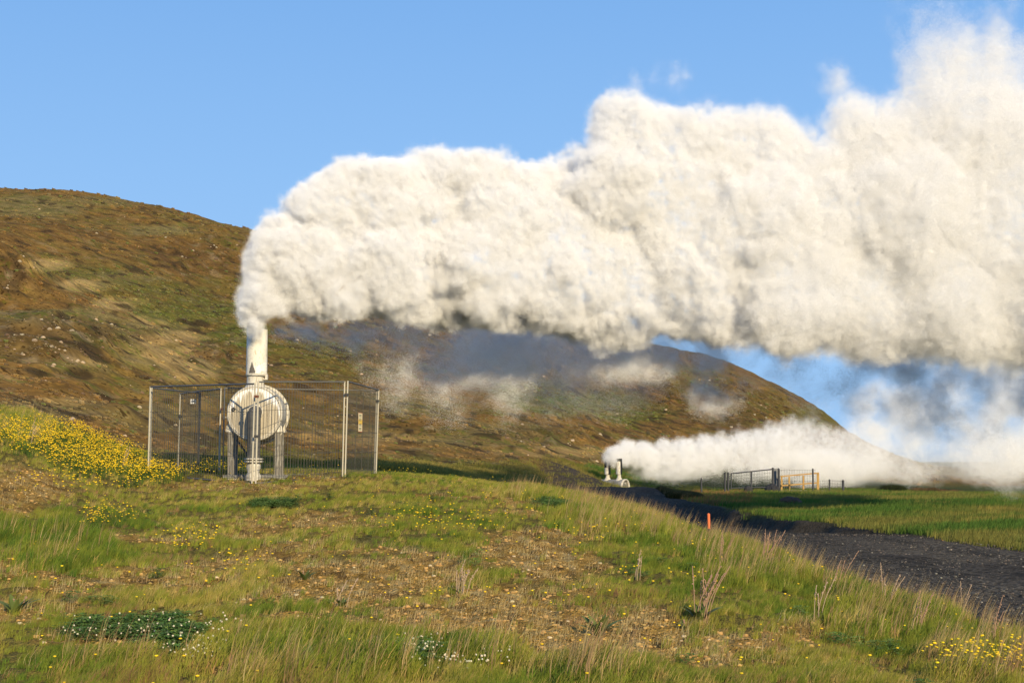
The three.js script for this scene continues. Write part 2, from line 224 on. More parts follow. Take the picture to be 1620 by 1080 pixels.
{ // the gravel road, its far stretch coloured darker to stand in for shade
  const P = [], T = [], C = [], I = [], nx = 46, rows = 330;
  for (let r = 0; r <= rows; r++) { const z = 3.6 * Math.pow(85 / 3.6, r / rows); for (let c = 0; c <= nx; c++) {
    const t = c / nx * 2 - 1, w = roadW(z) + 0.5, x = roadX(z) + t * w, edge = smooth(0.72, 1, Math.abs(t));
    const rut = Math.exp(-Math.pow((Math.abs(t) - 0.42) / 0.13, 2));
    P.push(x, roadY(z) - 0.05 * rut + 0.03 * fbm2(x * 0.9, z * 0.9, 3, 211) + 0.012 * n2(x * 6, z * 6, 213) - 0.10 * edge, -z); T.push(x, z);
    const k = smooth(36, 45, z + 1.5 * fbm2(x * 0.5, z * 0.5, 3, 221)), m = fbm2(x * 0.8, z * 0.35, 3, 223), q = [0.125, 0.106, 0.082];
    mixc(q, [0.16, 0.135, 0.1], smooth(-0.1, 0.4, m) * 0.7); mixc(q, [0.07, 0.06, 0.048], smooth(0, 0.4, -m) * 0.7); mixc(q, [0.14, 0.12, 0.092], rut * 0.5 * smooth(-0.3, 0.3, fbm2(x * 1.5, z * 0.4, 3, 227))); mixc(q, [0.04, 0.035, 0.03], 0.6 * smooth(0.1, 0.5, fbm2(x * 2.2, z * 0.9, 3, 229))); mixc(q, [0.05, 0.044, 0.036], k * 0.5); C.push(...q);  // last mix paints the cast shade over the far road
  } }
  for (let r = 0; r < rows; r++) for (let c = 0; c < nx; c++) { const i = r * (nx + 1) + c; I.push(i, i + 1, i + nx + 1, i + 1, i + nx + 2, i + nx + 1); }
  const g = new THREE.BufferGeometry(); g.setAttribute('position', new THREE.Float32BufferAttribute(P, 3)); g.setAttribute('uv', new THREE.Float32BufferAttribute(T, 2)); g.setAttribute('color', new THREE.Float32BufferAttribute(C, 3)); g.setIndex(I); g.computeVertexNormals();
  const gm = noiseTexture(1024, (i, j, s) => { const g0 = 0.74 + 0.5 * (tn(i, j, s, 64, 35) - 0.5) + 0.4 * (tn(i, j, s, 140, 36) - 0.5), p = tn(i, j, s, 100, 37) > 0.83 ? 0.26 : 0; return [g0 + p, g0 + p * 0.96, g0 + p * 0.86]; }); gm.repeat.set(0.25, 0.25);
  const gb = noiseTexture(1024, (i, j, s) => { const q = 0.6 * tn(i, j, s, 100, 37) + 0.4 * tn(i, j, s, 64, 35); return [q, q, q]; }, false); gb.repeat.set(0.25, 0.25);
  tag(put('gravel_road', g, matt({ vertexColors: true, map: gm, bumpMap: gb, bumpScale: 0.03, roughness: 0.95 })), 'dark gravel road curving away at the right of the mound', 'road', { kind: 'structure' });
}

// ---------------------------------------------------------------- steam: great numbers of tiny white flakes, as dense as the steam is
const steamMat = new THREE.MeshPhysicalMaterial({ color: new THREE.Color().setRGB(0.985, 0.985, 0.985), roughness: 1, specularIntensity: 0, side: THREE.DoubleSide });
function flakes(n, radius, side) {                                       // a clump of n triangles in a small cell of air
  const P = new Float32Array(n * 9), a = V(), b = V(), c = V(), q = new THREE.Quaternion();
  for (let i = 0; i < n; i++) {
    q.set(gauss(), gauss(), gauss(), gauss()).normalize(); const o = V(gauss(), gauss(), gauss()).multiplyScalar(radius), s = side * rr(0.7, 1.3);
    a.set(s * 0.58, 0, 0).applyQuaternion(q).add(o); b.set(-s * 0.29, s * 0.5, 0).applyQuaternion(q).add(o); c.set(-s * 0.29, -s * 0.5, 0).applyQuaternion(q).add(o);
    P.set([...a.toArray(), ...b.toArray(), ...c.toArray()], i * 9);
  }
  const g = new THREE.BufferGeometry(); g.setAttribute('position', new THREE.BufferAttribute(P, 3)); return g;
}
const LEVELS = [14, 45, 120, 260, 460].map((n) => [n, flakes(n * 5, 0.084, 0.005)]), THINLEVELS = [5, 16, 45, 110, 240].map((n) => [n, flakes(n * 7, 0.092, 0.0042)]);
const levelOf = (levels, n) => { let k = 0; while (k < levels.length && levels[k][0] < n) k++; if (k === 0) return rnd() * levels[0][0] < n ? 0 : -1; if (k === levels.length) return k - 1; const a = levels[k - 1][0], b = levels[k][0]; return rnd() < (n - a) / (b - a) ? k : k - 1; };
function instances(name, geometry, material, mats, parent, colors) {
  const m = new THREE.InstancedMesh(geometry, material, mats.length / 16); m.instanceMatrix.array.set(mats); m.name = name; m.castShadow = m.receiveShadow = true;
  if (colors) m.instanceColor = new THREE.InstancedBufferAttribute(new Float32Array(colors), 3);
  (parent || scene).add(m); return m;
}
const M4 = new THREE.Matrix4(), Q = new THREE.Quaternion();
function clumpAt(list, p, s) { Q.set(gauss(), gauss(), gauss(), gauss()).normalize(); M4.compose(p, Q, V(s, s, s)); for (let i = 0; i < 16; i++) list.push(M4.elements[i]); }
// balls: [u, v, radius] in photo pixels; zOf(u): distance; soft(u): width of the edge in pixels; step: cell in pixels
function plume(name, label, balls, zOf, soft, step, puffs, shell, wisps, wispStep, fill, high) {
  const g = thing(name, label, 'steam', V(0, 0, 0), { kind: 'stuff' }), dense = LEVELS.map(() => []), thin = THINLEVELS.map(() => []);
  const B = balls.map(([u, v, r], i) => [u, v, (hash(i, 5, 9) - 0.5) * r * 0.7, r * 0.93]);
  const u0 = Math.min(...B.map((b) => b[0] - b[3])) - 30, u1 = Math.max(...B.map((b) => b[0] + b[3])), kOf = (u) => zOf(u) / F;
  for (let u = u0; u < u1; u += step) {
    const nearB = B.filter((b) => Math.abs(b[0] - u) < b[3] + 60); if (!nearB.length) continue;
    const v0 = Math.min(...nearB.map((b) => b[1] - b[3])) - 40, v1 = Math.max(...nearB.map((b) => b[1] + b[3])) + 40, w1 = Math.max(...nearB.map((b) => Math.abs(b[2]) + b[3])) + 40, so = soft(u), z0 = zOf(u), ms = step / 7, calm = 1 - 0.45 * smooth(12, 34, so);
    for (let v = v0; v < v1; v += step) for (let w = -w1; w < w1 * 0.3; w += step) {
      let d = -1e9; for (const b of nearB) { const dx = u - b[0], dy = v - b[1], dz = w - b[2], e = b[3] - Math.sqrt(dx * dx + dy * dy + dz * dz); if (e > d - 70 * ms) { const h = Math.max(0, 1 - Math.abs(e - d) / (36 * ms)); d = Math.max(d, e) + h * h * 9 * ms; } }
      if (d < -puffs[0][0] * 0.7 || d > shell / Math.max(0.3, fill(u)) + 30) continue;
      const wx = ms * (10 * n3(u / 60 / ms, v / 60 / ms, w / 60 / ms, 3) + 16 * n3(u / 130 / ms, v / 130 / ms, w / 130 / ms, 5)), wy = ms * (10 * n3(u / 60 / ms, v / 60 / ms, w / 60 / ms, 4) + 16 * n3(u / 130 / ms, v / 130 / ms, w / 130 / ms, 6));
      for (const [size, amp] of puffs) { const loc = clamp(b0(nearB, u) / (size * 1.1), 0.25, 1); d += amp * loc * calm * (puff3((u + wx) / size, (v + wy) / size, w / size, size) - 0.52); }
      if (d < -so * 0.5 || d > shell / Math.max(0.3, fill(u))) continue;
      const rho = smooth(-so * 0.5, so, d + so * 0.5 * fbm3(u / 14, v / 14, w / 14, 2, 77));
      const k = levelOf(LEVELS, rho * fill(u) * high(v) * 460); if (k < 0) continue;
      clumpAt(dense[k], at(u + step * 0.9 * (rnd() - 0.5), v + step * 0.9 * (rnd() - 0.5), z0 + (w + step * 0.9 * (rnd() - 0.5)) * kOf(u)), step / 8 * z0 / 29.6);
    }
  }
  for (const [cu, cv, ru, rv, amount, off] of wisps) for (let u = cu - ru; u < cu + ru; u += wispStep) for (let v = cv - rv; v < cv + rv; v += wispStep) for (let w = -0.5 * ru; w < 0.5 * ru; w += wispStep) {
    const e = ((u - cu) / ru) ** 2 + ((v - cv) / rv) ** 2 + (w / (0.5 * ru)) ** 2; if (e > 1) continue;
    const s = Math.min(1, 60 / Math.max(ru, rv)) / 34, n = 0.5 + fbm3(u * s + 0.35 * w * s, v * s * 0.8, w * s, 4, 131), rho = amount * Math.min(1, 1.6 * (1 - e)) * smooth(0.3, 0.74, n);
    const k = levelOf(THINLEVELS, rho * 200); if (k < 0) continue;
    const z0 = zOf(u); clumpAt(thin[k], at(u + wispStep * 0.9 * (rnd() - 0.5), v + wispStep * 0.9 * (rnd() - 0.5), z0 + off + w * kOf(u)), wispStep / 8 * z0 / 29.6);
  }
  dense.forEach((m, k) => m.length && instances('dense_steam', LEVELS[k][1], steamMat, m, g)); thin.forEach((m, k) => m.length && instances('thin_steam', THINLEVELS[k][1], steamMat, m, g));
  console.log(name, dense.map((m) => m.length / 16).join(' '), '|', thin.map((m) => m.length / 16).join(' '));
}
const b0 = (list, u) => { let m = 0; for (const b of list) if (Math.abs(b[0] - u) < b[3]) m = Math.max(m, b[3]); return m; };
plume('steam_plume', 'huge white steam plume billowing right from the tall white stack', [
  [402, 512, 15], [406, 492, 23], [418, 458, 35], [436, 412, 49], [470, 382, 63], [478, 452, 62], [530, 342, 77], [540, 432, 84], [602, 330, 85], [620, 420, 95], [690, 320, 88], [700, 412, 103], [778, 330, 88], [790, 424, 103], [845, 315, 70], [880, 400, 108], [895, 446, 102],
  [948, 310, 74], [985, 205, 64], [1000, 300, 100], [1000, 425, 128], [1060, 240, 75], [1100, 330, 120], [1130, 442, 118], [1170, 230, 75], [1220, 260, 78], [1230, 360, 130], [1250, 452, 120], [1300, 322, 88], [1360, 332, 108], [1380, 462, 118], [1390, 232, 66], [1450, 210, 80], [1480, 130, 46], [1540, 180, 85], [1470, 330, 130], [1520, 452, 132],
  [1600, 230, 100], [1620, 350, 150], [1640, 470, 122], [1720, 280, 150], [1740, 440, 150], [1850, 350, 160], [1470, 85, 40], [1515, 70, 42], [1555, 100, 50], [1500, 20, 36], [1560, 10, 34], [1345, 190, 40]],
(u) => 29.8 + Math.max(0, u - 402) * 0.014, (u) => table([[380, 7], [800, 12], [1100, 18], [1500, 34], [1700, 40]], u), 7, [[90, 40], [42, 24], [21, 11]], 22,
[[1320, 128, 44, 38, 0.5, 0], [1345, 175, 50, 50, 0.5, 0], [1500, 50, 60, 100, 0.7, 0], [1565, 40, 50, 90, 0.6, 0], [1440, 25, 45, 55, 0.5, 0], [1060, 124, 36, 28, 0.4, 0], [985, 138, 34, 30, 0.5, 0], [1480, 90, 70, 80, 0.6, 0], [1600, 120, 60, 80, 0.4, 0],
  [480, 526, 70, 16, 0.5, 1.5], [540, 532, 70, 34, 0.4, 2], [620, 540, 80, 80, 0.28, 2], [650, 585, 90, 80, 0.17, 3], [710, 595, 80, 90, 0.17, 3], [780, 550, 110, 70, 0.45, 3], [800, 595, 60, 90, 0.2, 3], [870, 550, 100, 60, 0.45, 3], [960, 555, 90, 60, 0.35, 2], [850, 590, 240, 90, 0.14, 5],
  [1030, 560, 80, 50, 0.5, 2], [1130, 600, 60, 70, 0.5, 3], [1110, 555, 90, 40, 0.6, 3], [1210, 575, 90, 45, 0.5, 3], [1310, 600, 110, 60, 0.5, 4], [1420, 610, 110, 90, 0.7, 5], [1390, 665, 80, 70, 0.6, 7], [1480, 650, 70, 100, 0.5, 7], [1560, 620, 100, 80, 0.6, 5], [1610, 690, 80, 100, 0.6, 7]], 10, (u) => 1 - 0.45 * smooth(850, 1500, u), (v) => 0.03 + 0.97 * smooth(15, 290, v) * (0.55 + 0.45 * smooth(60, 320, v)));
plume('steam_cloud', 'smaller pale steam cloud streaming right from the twin stacks', [
  [963, 724, 6], [972, 721, 9], [984, 718, 11], [998, 716, 14], [1014, 717, 17], [1036, 719, 20], [1060, 722, 22], [1085, 721, 24], [1110, 717, 25], [1138, 720, 28], [1166, 713, 29], [1195, 715, 33], [1222, 717, 36], [1245, 700, 34], [1270, 702, 38], [1292, 722, 44], [1320, 706, 40], [1350, 722, 48], [1376, 692, 40], [1402, 722, 52], [1440, 706, 52], [1480, 724, 48], [1512, 694, 40], [1560, 724, 52], [1604, 704, 58], [1660, 696, 74], [1730, 700, 80]],
(u) => 90 + Math.max(0, u - 970) * 0.08, (u) => table([[960, 4], [1100, 7], [1250, 11], [1340, 14], [1450, 30], [1700, 34]], u), 5, [[34, 20], [16, 11], [8, 6]], 18,
[[1390, 650, 70, 50, 0.5, 0], [1500, 660, 50, 60, 0.5, 0], [1600, 650, 60, 60, 0.5, 0], [1060, 748, 70, 14, 0.4, 0], [1180, 750, 90, 16, 0.3, 0], [1300, 740, 120, 34, 0.4, 0], [1440, 725, 110, 46, 0.24, 0], [1580, 725, 110, 46, 0.24, 0], [1410, 660, 70, 80, 0.4, 0], [1500, 670, 90, 90, 0.3, 0], [1600, 660, 90, 100, 0.35, 0]], 6.5, (u) => table([[960, 0.65], [1060, 0.42], [1160, 0.24], [1280, 0.1], [1390, 0.045], [1600, 0.028]], u), (v) => 1 - 0.6 * smooth(742, 772, v));

// ---------------------------------------------------------------- the tall vent: a drum on legs with a stack, all white with mineral streaks
const hit = (u, v, z0 = 6, z1 = 200) => { let z = z0, p; for (; z < z1; z *= 1.004) { p = at(u, v, z); if (p.y <= groundY(p.x, z)) return p; } return p; };
const streaks = (tall, w, h, base, dark, pale, seedN) => noiseTexture(256, (i, j, s) => {
  const n = 0.6 * tn(i, j >> 4, s, 64, seedN) + 0.4 * tn(i, j >> 3, s, 128, seedN + 1), b = tn(i, j, s, 8, seedN + 2), g = tn(i, j, s, 128, seedN + 3), c = [...base];
  mixc(c, dark, smooth(0.5, 0.85, n) * tall * (0.4 + 0.6 * b)); mixc(c, pale, smooth(0.55, 0.8, b * 0.6 + n * 0.4)); const q = 0.92 + 0.12 * g; return [c[0] * q, c[1] * q, c[2] * q];
});
const whiteMap = streaks(0.8, 1, 1, [0.80, 0.775, 0.71], [0.47, 0.42, 0.33], [0.92, 0.91, 0.88], 301);
const whiteMat = std({ map: whiteMap, roughness: 0.75 });
const discMap = noiseTexture(512, (i, j, s) => {
  const x = j / s * 2 - 1, y = 1 - i / s * 2, r = Math.hypot(x, y), n = 0.55 * tn(j, i >> 5, s, 64, 311) + 0.45 * tn(j, i >> 4, s, 128, 312), c = [0.74, 0.70, 0.61];
  mixc(c, [0.60, 0.55, 0.46], smooth(0.4, 0.8, n) * 0.55); mixc(c, [0.42, 0.37, 0.3], smooth(0.68, 0.95, n) * 0.5 * tn(i, j, s, 6, 318));
  const edge = 0.97 * Math.sqrt(Math.max(0, 1 - x * x)) - y, run = 0.06 + 0.5 * Math.pow(tn(j, 0, s, 40, 314), 2) + 0.25 * Math.abs(x) * (x > 0 ? 1 : 0.4);
  mixc(c, [0.95, 0.94, 0.92], smooth(run, run * 0.45, edge) * (y > -0.1 ? 1 : 0.2)); mixc(c, [0.9, 0.88, 0.84], smooth(0.93, 0.98, r) * 0.5);
  const q = 0.93 + 0.1 * tn(i, j, s, 128, 315); return c.map((v) => v * q);
});
const stackMap = noiseTexture(512, (i, j, s) => {
  const n = 0.6 * tn(i, j >> 4, s, 40, 321) + 0.4 * tn(i, j >> 2, s, 64, 322), b = tn(i, j, s, 6, 323), c = [0.88, 0.86, 0.80];
  mixc(c, [0.66, 0.58, 0.42], smooth(0.55, 0.85, n) * smooth(0.35, 0.7, b) * 0.8); mixc(c, [0.95, 0.94, 0.92], smooth(0.55, 0.75, b) * 0.7);
  mixc(c, [0.5, 0.47, 0.43], smooth(0.78, 0.92, tn(i, j, s, 64, 325)) * 0.45);
  const tx = (i / s - 0.945) / 0.062, ty = (j / s - 0.02) / 0.25;          // the dark scab above the lower rim
  if (ty > 0 && Math.abs(tx) < 1.1 - ty * 1.0 + 0.25 * (tn(i, j, s, 64, 326) - 0.5)) mixc(c, [0.30, 0.28, 0.26], 0.85);
  const q = 0.93 + 0.1 * tn(i, j, s, 170, 324); return c.map((v) => v * q);
});
const steelMat = std({ rgb: [0.46, 0.45, 0.42], metalness: 0.55, roughness: 0.5 });
const midMat0 = std({ rgb: [0.2, 0.195, 0.18], roughness: 0.7 });
const darkMat = std({ rgb: [0.04, 0.042, 0.045], roughness: 0.7 });
const concreteMat = std({ map: streaks(0.3, 1, 1, [0.68, 0.64, 0.56], [0.5, 0.46, 0.38], [0.76, 0.73, 0.66], 331), roughness: 0.95 });
function lathe(pts, seg) { const g = new THREE.LatheGeometry(pts.map(([a, b]) => new THREE.Vector2(a, b)), seg), p = g.attributes.position, t = g.attributes.uv, ys = pts.map((q) => q[1]), lo = Math.min(...ys), hi = Math.max(...ys); for (let i = 0; i < p.count; i++) t.setY(i, (p.getY(i) - lo) / (hi - lo)); return g; }
const ringGeo = (r0, r1, d) => new THREE.LatheGeometry([V(r0, -d / 2, 0), V(r1, -d / 2, 0), V(r1, d / 2, 0), V(r0, d / 2, 0), V(r0, -d / 2, 0)].map((p) => new THREE.Vector2(p.x, p.y)), 64);
{
  const K = 30.4 / F, P = at(405, 752, 30.4), t = thing('steam_vent', 'tall white vent on a round drum with legs inside the wire fence', 'steam vent', P); t.rotation.y = 0.05;
  const cy = (752 - 655) * K, R = 0.57, zf = 0.42, L = 1.0;
  const shell = new THREE.LatheGeometry([[0.0, -L / 2], [R * 0.8, -L / 2], [R + 0.02, -L / 2 + 0.06], [R + 0.02, L / 2 - 0.035], [R, L / 2], [R - 0.03, L / 2], [R - 0.03, L / 2 - 0.03], [0, L / 2 - 0.03]].map(([a, b]) => new THREE.Vector2(a, b)), 72).rotateX(Math.PI / 2).translate(0, cy, zf - L / 2);
  put('drum', shell, whiteMat, t);
  put('end_plate', new THREE.CylinderGeometry(R - 0.035, R - 0.035, 0.03, 72).rotateX(Math.PI / 2).translate(0, cy, zf - 0.012), [std({ map: whiteMap }), std({ map: discMap, roughness: 0.8 }), std({ map: whiteMap })], t);
  put('flange', ringGeo(R, R + 0.075, 0.06).rotateX(Math.PI / 2).translate(0, cy, zf - L + 0.18), whiteMat, t);
  for (let i = 0; i < 20; i++) { const a = i / 20 * Math.PI * 2; put('bolt', new THREE.CylinderGeometry(0.016, 0.016, 0.1, 6).rotateX(Math.PI / 2).translate(Math.cos(a) * (R + 0.045), cy + Math.sin(a) * (R + 0.045), zf - L + 0.18), steelMat, t); }
  const sx = -0.035, sz = -0.08;
  put('stack_neck', new THREE.LatheGeometry([[0.3, cy + R - 0.1], [0.235, cy + R - 0.01], [0.19, cy + R + 0.06], [0.185, 2.16]].map(([a, b]) => new THREE.Vector2(a, b)), 40).translate(sx - 0.02, 0, sz), whiteMat, t);
  const stack = put('stack', lathe([[0.19, 2.12], [0.222, 2.12], [0.224, 2.14], [0.22, 3.12], [0.205, 3.13], [0.2, 3.1], [0.2, 2.3]], 48).translate(sx, 0, sz), std({ map: stackMap, roughness: 0.7 }), t);
  put('stack_bracket', mergeGeometries([box(0.05, 0.1, 0.12, sx + 0.22, 2.1, sz + 0.05), box(0.09, 0.02, 0.14, sx + 0.2, 2.05, sz + 0.05)]), whiteMat, stack);
  put('stack_band', ringGeo(0.222, 0.232, 0.035).translate(sx, 2.155, sz), whiteMat, stack);
  // inlet: out of the end plate, round an elbow, down to a flange by the ground
  const pr = 0.14, px = 0.02, py = cy + 0.02, pz = zf + 0.22, pts = [V(px, py, zf - 0.02)];
  for (let i = 0; i <= 8; i++) { const a = i / 8 * Math.PI / 2; pts.push(V(px, py - 0.19 + 0.19 * Math.cos(a), pz - 0.19 + 0.19 * Math.sin(a))); }
  pts.push(V(px, 0.8, pz), V(px, 0.32, pz));
  const pipe = put('inlet_pipe', new THREE.TubeGeometry(new THREE.CatmullRomCurve3(pts, false, 'centripetal'), 60, pr, 28), std({ map: streaks(1, 1, 1, [0.33, 0.33, 0.32], [0.09, 0.09, 0.09], [0.5, 0.49, 0.47], 341), roughness: 0.7 }), t);
  put('pipe_flange', mergeGeometries([ringGeo(0.1, 0.2, 0.04).translate(px, 0.345, pz), ringGeo(0.1, 0.2, 0.04).translate(px, 0.29, pz)]), whiteMat, pipe);
  put('pipe_foot', new THREE.LatheGeometry([[0.14, 0.28], [0.15, 0.16], [0.12, 0.08], [0.16, 0.0], [0.16, -0.12]].map(([a, b]) => new THREE.Vector2(a, b)), 28).translate(px, 0, pz), whiteMat, pipe);
  put('pipe_collar', ringGeo(0.12, 0.165, 0.05).rotateX(Math.PI / 2).translate(px, py, zf + 0.02), whiteMat, pipe);
  for (const [lx, lz] of [[-0.52, 0.24], [0.47, 0.24], [-0.52, -0.46], [0.47, -0.46]]) {
    const leg = put('leg', mergeGeometries([box(0.1, 0.92, 0.012, lx, 0.46, lz + 0.06), box(0.1, 0.92, 0.012, lx, 0.46, lz - 0.06), box(0.012, 0.92, 0.106, lx, 0.46, lz)]), std({ map: streaks(0.9, 1, 1, [0.52, 0.50, 0.46], [0.24, 0.23, 0.2], [0.68, 0.67, 0.63], 351), roughness: 0.75 }), t);
    const s = new THREE.Shape(); s.moveTo(-0.1, 0); s.lineTo(0.1, 0); s.lineTo(0.09, 0.1); s.lineTo(0.02, 0.22); s.lineTo(-0.02, 0.22); s.lineTo(-0.09, 0.1);
    put('saddle', new THREE.ExtrudeGeometry(s, { depth: 0.12, bevelEnabled: false }).translate(lx, 0.922, lz - 0.06), whiteMat, leg);
  }
  put('base_beam', mergeGeometries([box(1.3, 0.06, 0.1, 0, -0.02, 0.3), box(1.3, 0.06, 0.1, 0, -0.02, -0.42)]), midMat0, t);
  for (const [bx, w, bz] of [[-0.42, 0.36, 0.32], [0.36, 0.56, 0.32], [-0.42, 0.36, -0.42], [0.36, 0.56, -0.42]]) put('footing', box(w, 0.3, 0.28, bx, -0.21, bz), concreteMat, t);
  put('brace', bar(V(-0.42, 0.75, 0.0), V(-0.04, 0.33, 0.55), 0.022), darkMat, t);
  put('gauge', ringGeo(0.012, 0.04, 0.03).rotateX(Math.PI / 2).translate(-0.44, cy + 0.08, zf + 0.018), darkMat, t);
}
// ---------------------------------------------------------------- wire fence panels round the vent
const galvMat = std({ rgb: [0.47, 0.43, 0.33], metalness: 0.1, roughness: 0.6 }), railMat = std({ rgb: [0.085, 0.09, 0.097], metalness: 0.2, roughness: 0.45 }), wireMat = std({ rgb: [0.08, 0.072, 0.055], metalness: 0, roughness: 0.6 });
const midMat = std({ rgb: [0.15, 0.147, 0.13], metalness: 0.2, roughness: 0.5 });
function panel(label, a0, b0_, za, a1, b1, zb, o = {}) {                  // [u, v] of the top and foot of each post
  const A = at(...a0, za), B = at(...b0_, za), C = at(...a1, zb), D = at(...b1, zb), o0 = B.clone(), L = (p) => p.clone().sub(o0);
  for (const p of [B, D]) { const gy = groundY(p.x, -p.z); if (p.y > gy - 0.02) p.y = gy - 0.06; }
  const t = thing('wire_fence', label, 'wire fence', o0, { group: 'wire fence panels round the tall vent' }), r = 0.0185;
  put('post', bar(L(B), L(A), r, 10), o.dark ? railMat : galvMat, t); put('post', bar(L(D), L(C), r, 10), o.darkEnd ? railMat : galvMat, t);
  const low = (T, Bt) => T.clone().lerp(Bt, 0.972), top = (T, Bt) => T.clone().lerp(Bt, 0.006);
  put('top_rail', bar(L(top(A, B)), L(top(C, D)), r * 0.9, 8), o.pale ? midMat : railMat, t);
  put('bottom_rail', bar(L(low(A, B)), L(low(C, D)), r * 0.9, 8), railMat, t);
  const w = [], n = Math.round(A.distanceTo(C) / 0.085), wr = 0.0042;
  for (let i = 1; i < n; i++) w.push(bar(L(low(A, B).lerp(low(C, D), i / n)), L(top(A, B).lerp(top(C, D), i / n)), wr, 4));
  for (const f of [0.06, 0.28, 0.5, 0.72, 0.92]) w.push(bar(L(A.clone().lerp(B, f)), L(C.clone().lerp(D, f)), wr * 1.1, 4));
  const m = put('wire_mesh', mergeGeometries(w), wireMat, t); m.userData.kind = 'stuff';
  return { t, A, B, C, D };
}
const p1 = panel('front left wire panel running from the left corner to the vent', [237.5, 611], [233.5, 755], 31.5, [403, 606], [398, 765], 28.9);
const p2 = panel('front right wire panel from the vent to the double posts', [408.5, 603], [404, 763], 28.75, [545, 603], [541.5, 750], 31.0, { pale: true });
const p3 = panel('short right end wire panel carrying the yellow notice', [550, 602.5], [545.5, 750], 31.0, [599, 616], [594.5, 750], 33.8);
panel('rear wire panel seen through the fence behind the drum', [355, 613], [352, 755], 32.0, [596, 617], [592, 750], 33.75, { dark: true, pale: true });
const p5 = panel('inner rear wire panel behind the left front one, carrying the white sign', [285, 622], [280.5, 754], 34.5, [349, 614], [346, 756], 32.2);
panel('left side wire panel running back from the left corner post', [240, 613], [236.5, 756], 31.7, [316, 621], [312.5, 757], 33.7, { darkEnd: true });
for (const [u, v, z, c] of [[405.7, 627, 28.75, [0.14, 0.05, 0.03]], [405, 690, 28.75, [0.05, 0.05, 0.05]], [548, 624, 30.95, [0.05, 0.05, 0.05]], [351.5, 647, 32.05, [0.09, 0.04, 0.03]], [284, 659, 34.4, [0.03, 0.03, 0.03]], [597, 634, 33.7, [0.05, 0.05, 0.05]]]) {
  const near = [[405.7, 627], [405, 690]].some((q) => q[0] === u && q[1] === v) ? p2 : u === 548 ? p3 : u === 284 ? p5 : u === 597 ? p3 : p5;
  const m = put('clamp', mergeGeometries([box(0.085, 0.05, 0.07), bar(V(0, 0, -0.06), V(0, 0, 0.06), 0.012)]), std({ rgb: c, roughness: 0.8 }), near.t); m.position.copy(at(u, v, z).sub(near.t.position));
}
function sign(name, label, u, v, p, f, w, h, draw, y, turn) {
  const c = document.createElement('canvas'); c.width = Math.round(w * 400); c.height = Math.round(h * 400); draw(c.getContext('2d'), c.width, c.height);
  const tex = new THREE.CanvasTexture(c); tex.colorSpace = THREE.SRGBColorSpace;
  const dir = p.C.clone().sub(p.A).setY(0).normalize(), at0 = p.A.clone().lerp(p.C, f); at0.y = y;
  const side = new THREE.MeshStandardMaterial({ color: 0x8a8678, roughness: 0.8 }), face = new THREE.MeshStandardMaterial({ map: tex, roughness: 0.6 });
  const m = put(name, new THREE.BoxGeometry(w, h, 0.008), [side, side, side, side, face, side]); const nrm = V(-dir.z, 0, dir.x); if (nrm.z < 0) nrm.negate();
  m.position.copy(at0).addScaledVector(nrm, 0.03); m.rotation.y = turn ?? Math.atan2(nrm.x, nrm.z); tag(m, label, 'sign');
}
sign('notice', 'tall yellow and white warning notice on the right end panel', 566, 668, p3, 0.35, 0.36, 0.43, (g, w, h) => {
  g.fillStyle = '#a8452f'; g.fillRect(0, 0, w, h); g.fillStyle = '#e6d7a8'; g.fillRect(5, 4, w - 10, h - 9); g.fillStyle = '#e3bd4a'; g.fillRect(5, h * 0.36, w - 10, h * 0.24);
  g.fillStyle = '#3a352a'; for (const [y, k] of [[0.1, 5], [0.17, 4], [0.29, 5], [0.38, 3], [0.58, 4], [0.65, 5], [0.78, 4], [0.85, 5]]) for (let i = 0; i < k; i++) g.fillRect(w * (0.2 + i * 0.6 / k), h * y, w * (0.6 / k) * 0.7, h * 0.045);
}, at(566, 668, 32).y);
sign('small_sign', 'small white sign with a dark emblem on the inner left panel', 307, 635, p5, 0.36, 0.13, 0.11, (g, w, h) => {
  g.fillStyle = '#e8e6de'; g.fillRect(0, 0, w, h); g.fillStyle = '#5a6470'; g.fillRect(w * 0.2, h * 0.22, w * 0.28, h * 0.5); g.fillRect(w * 0.4, h * 0.32, w * 0.38, h * 0.36); g.fillStyle = '#e8e6de'; g.fillRect(w * 0.32, h * 0.38, w * 0.12, h * 0.14);
}, at(307, 635, 33.7).y, -0.15);
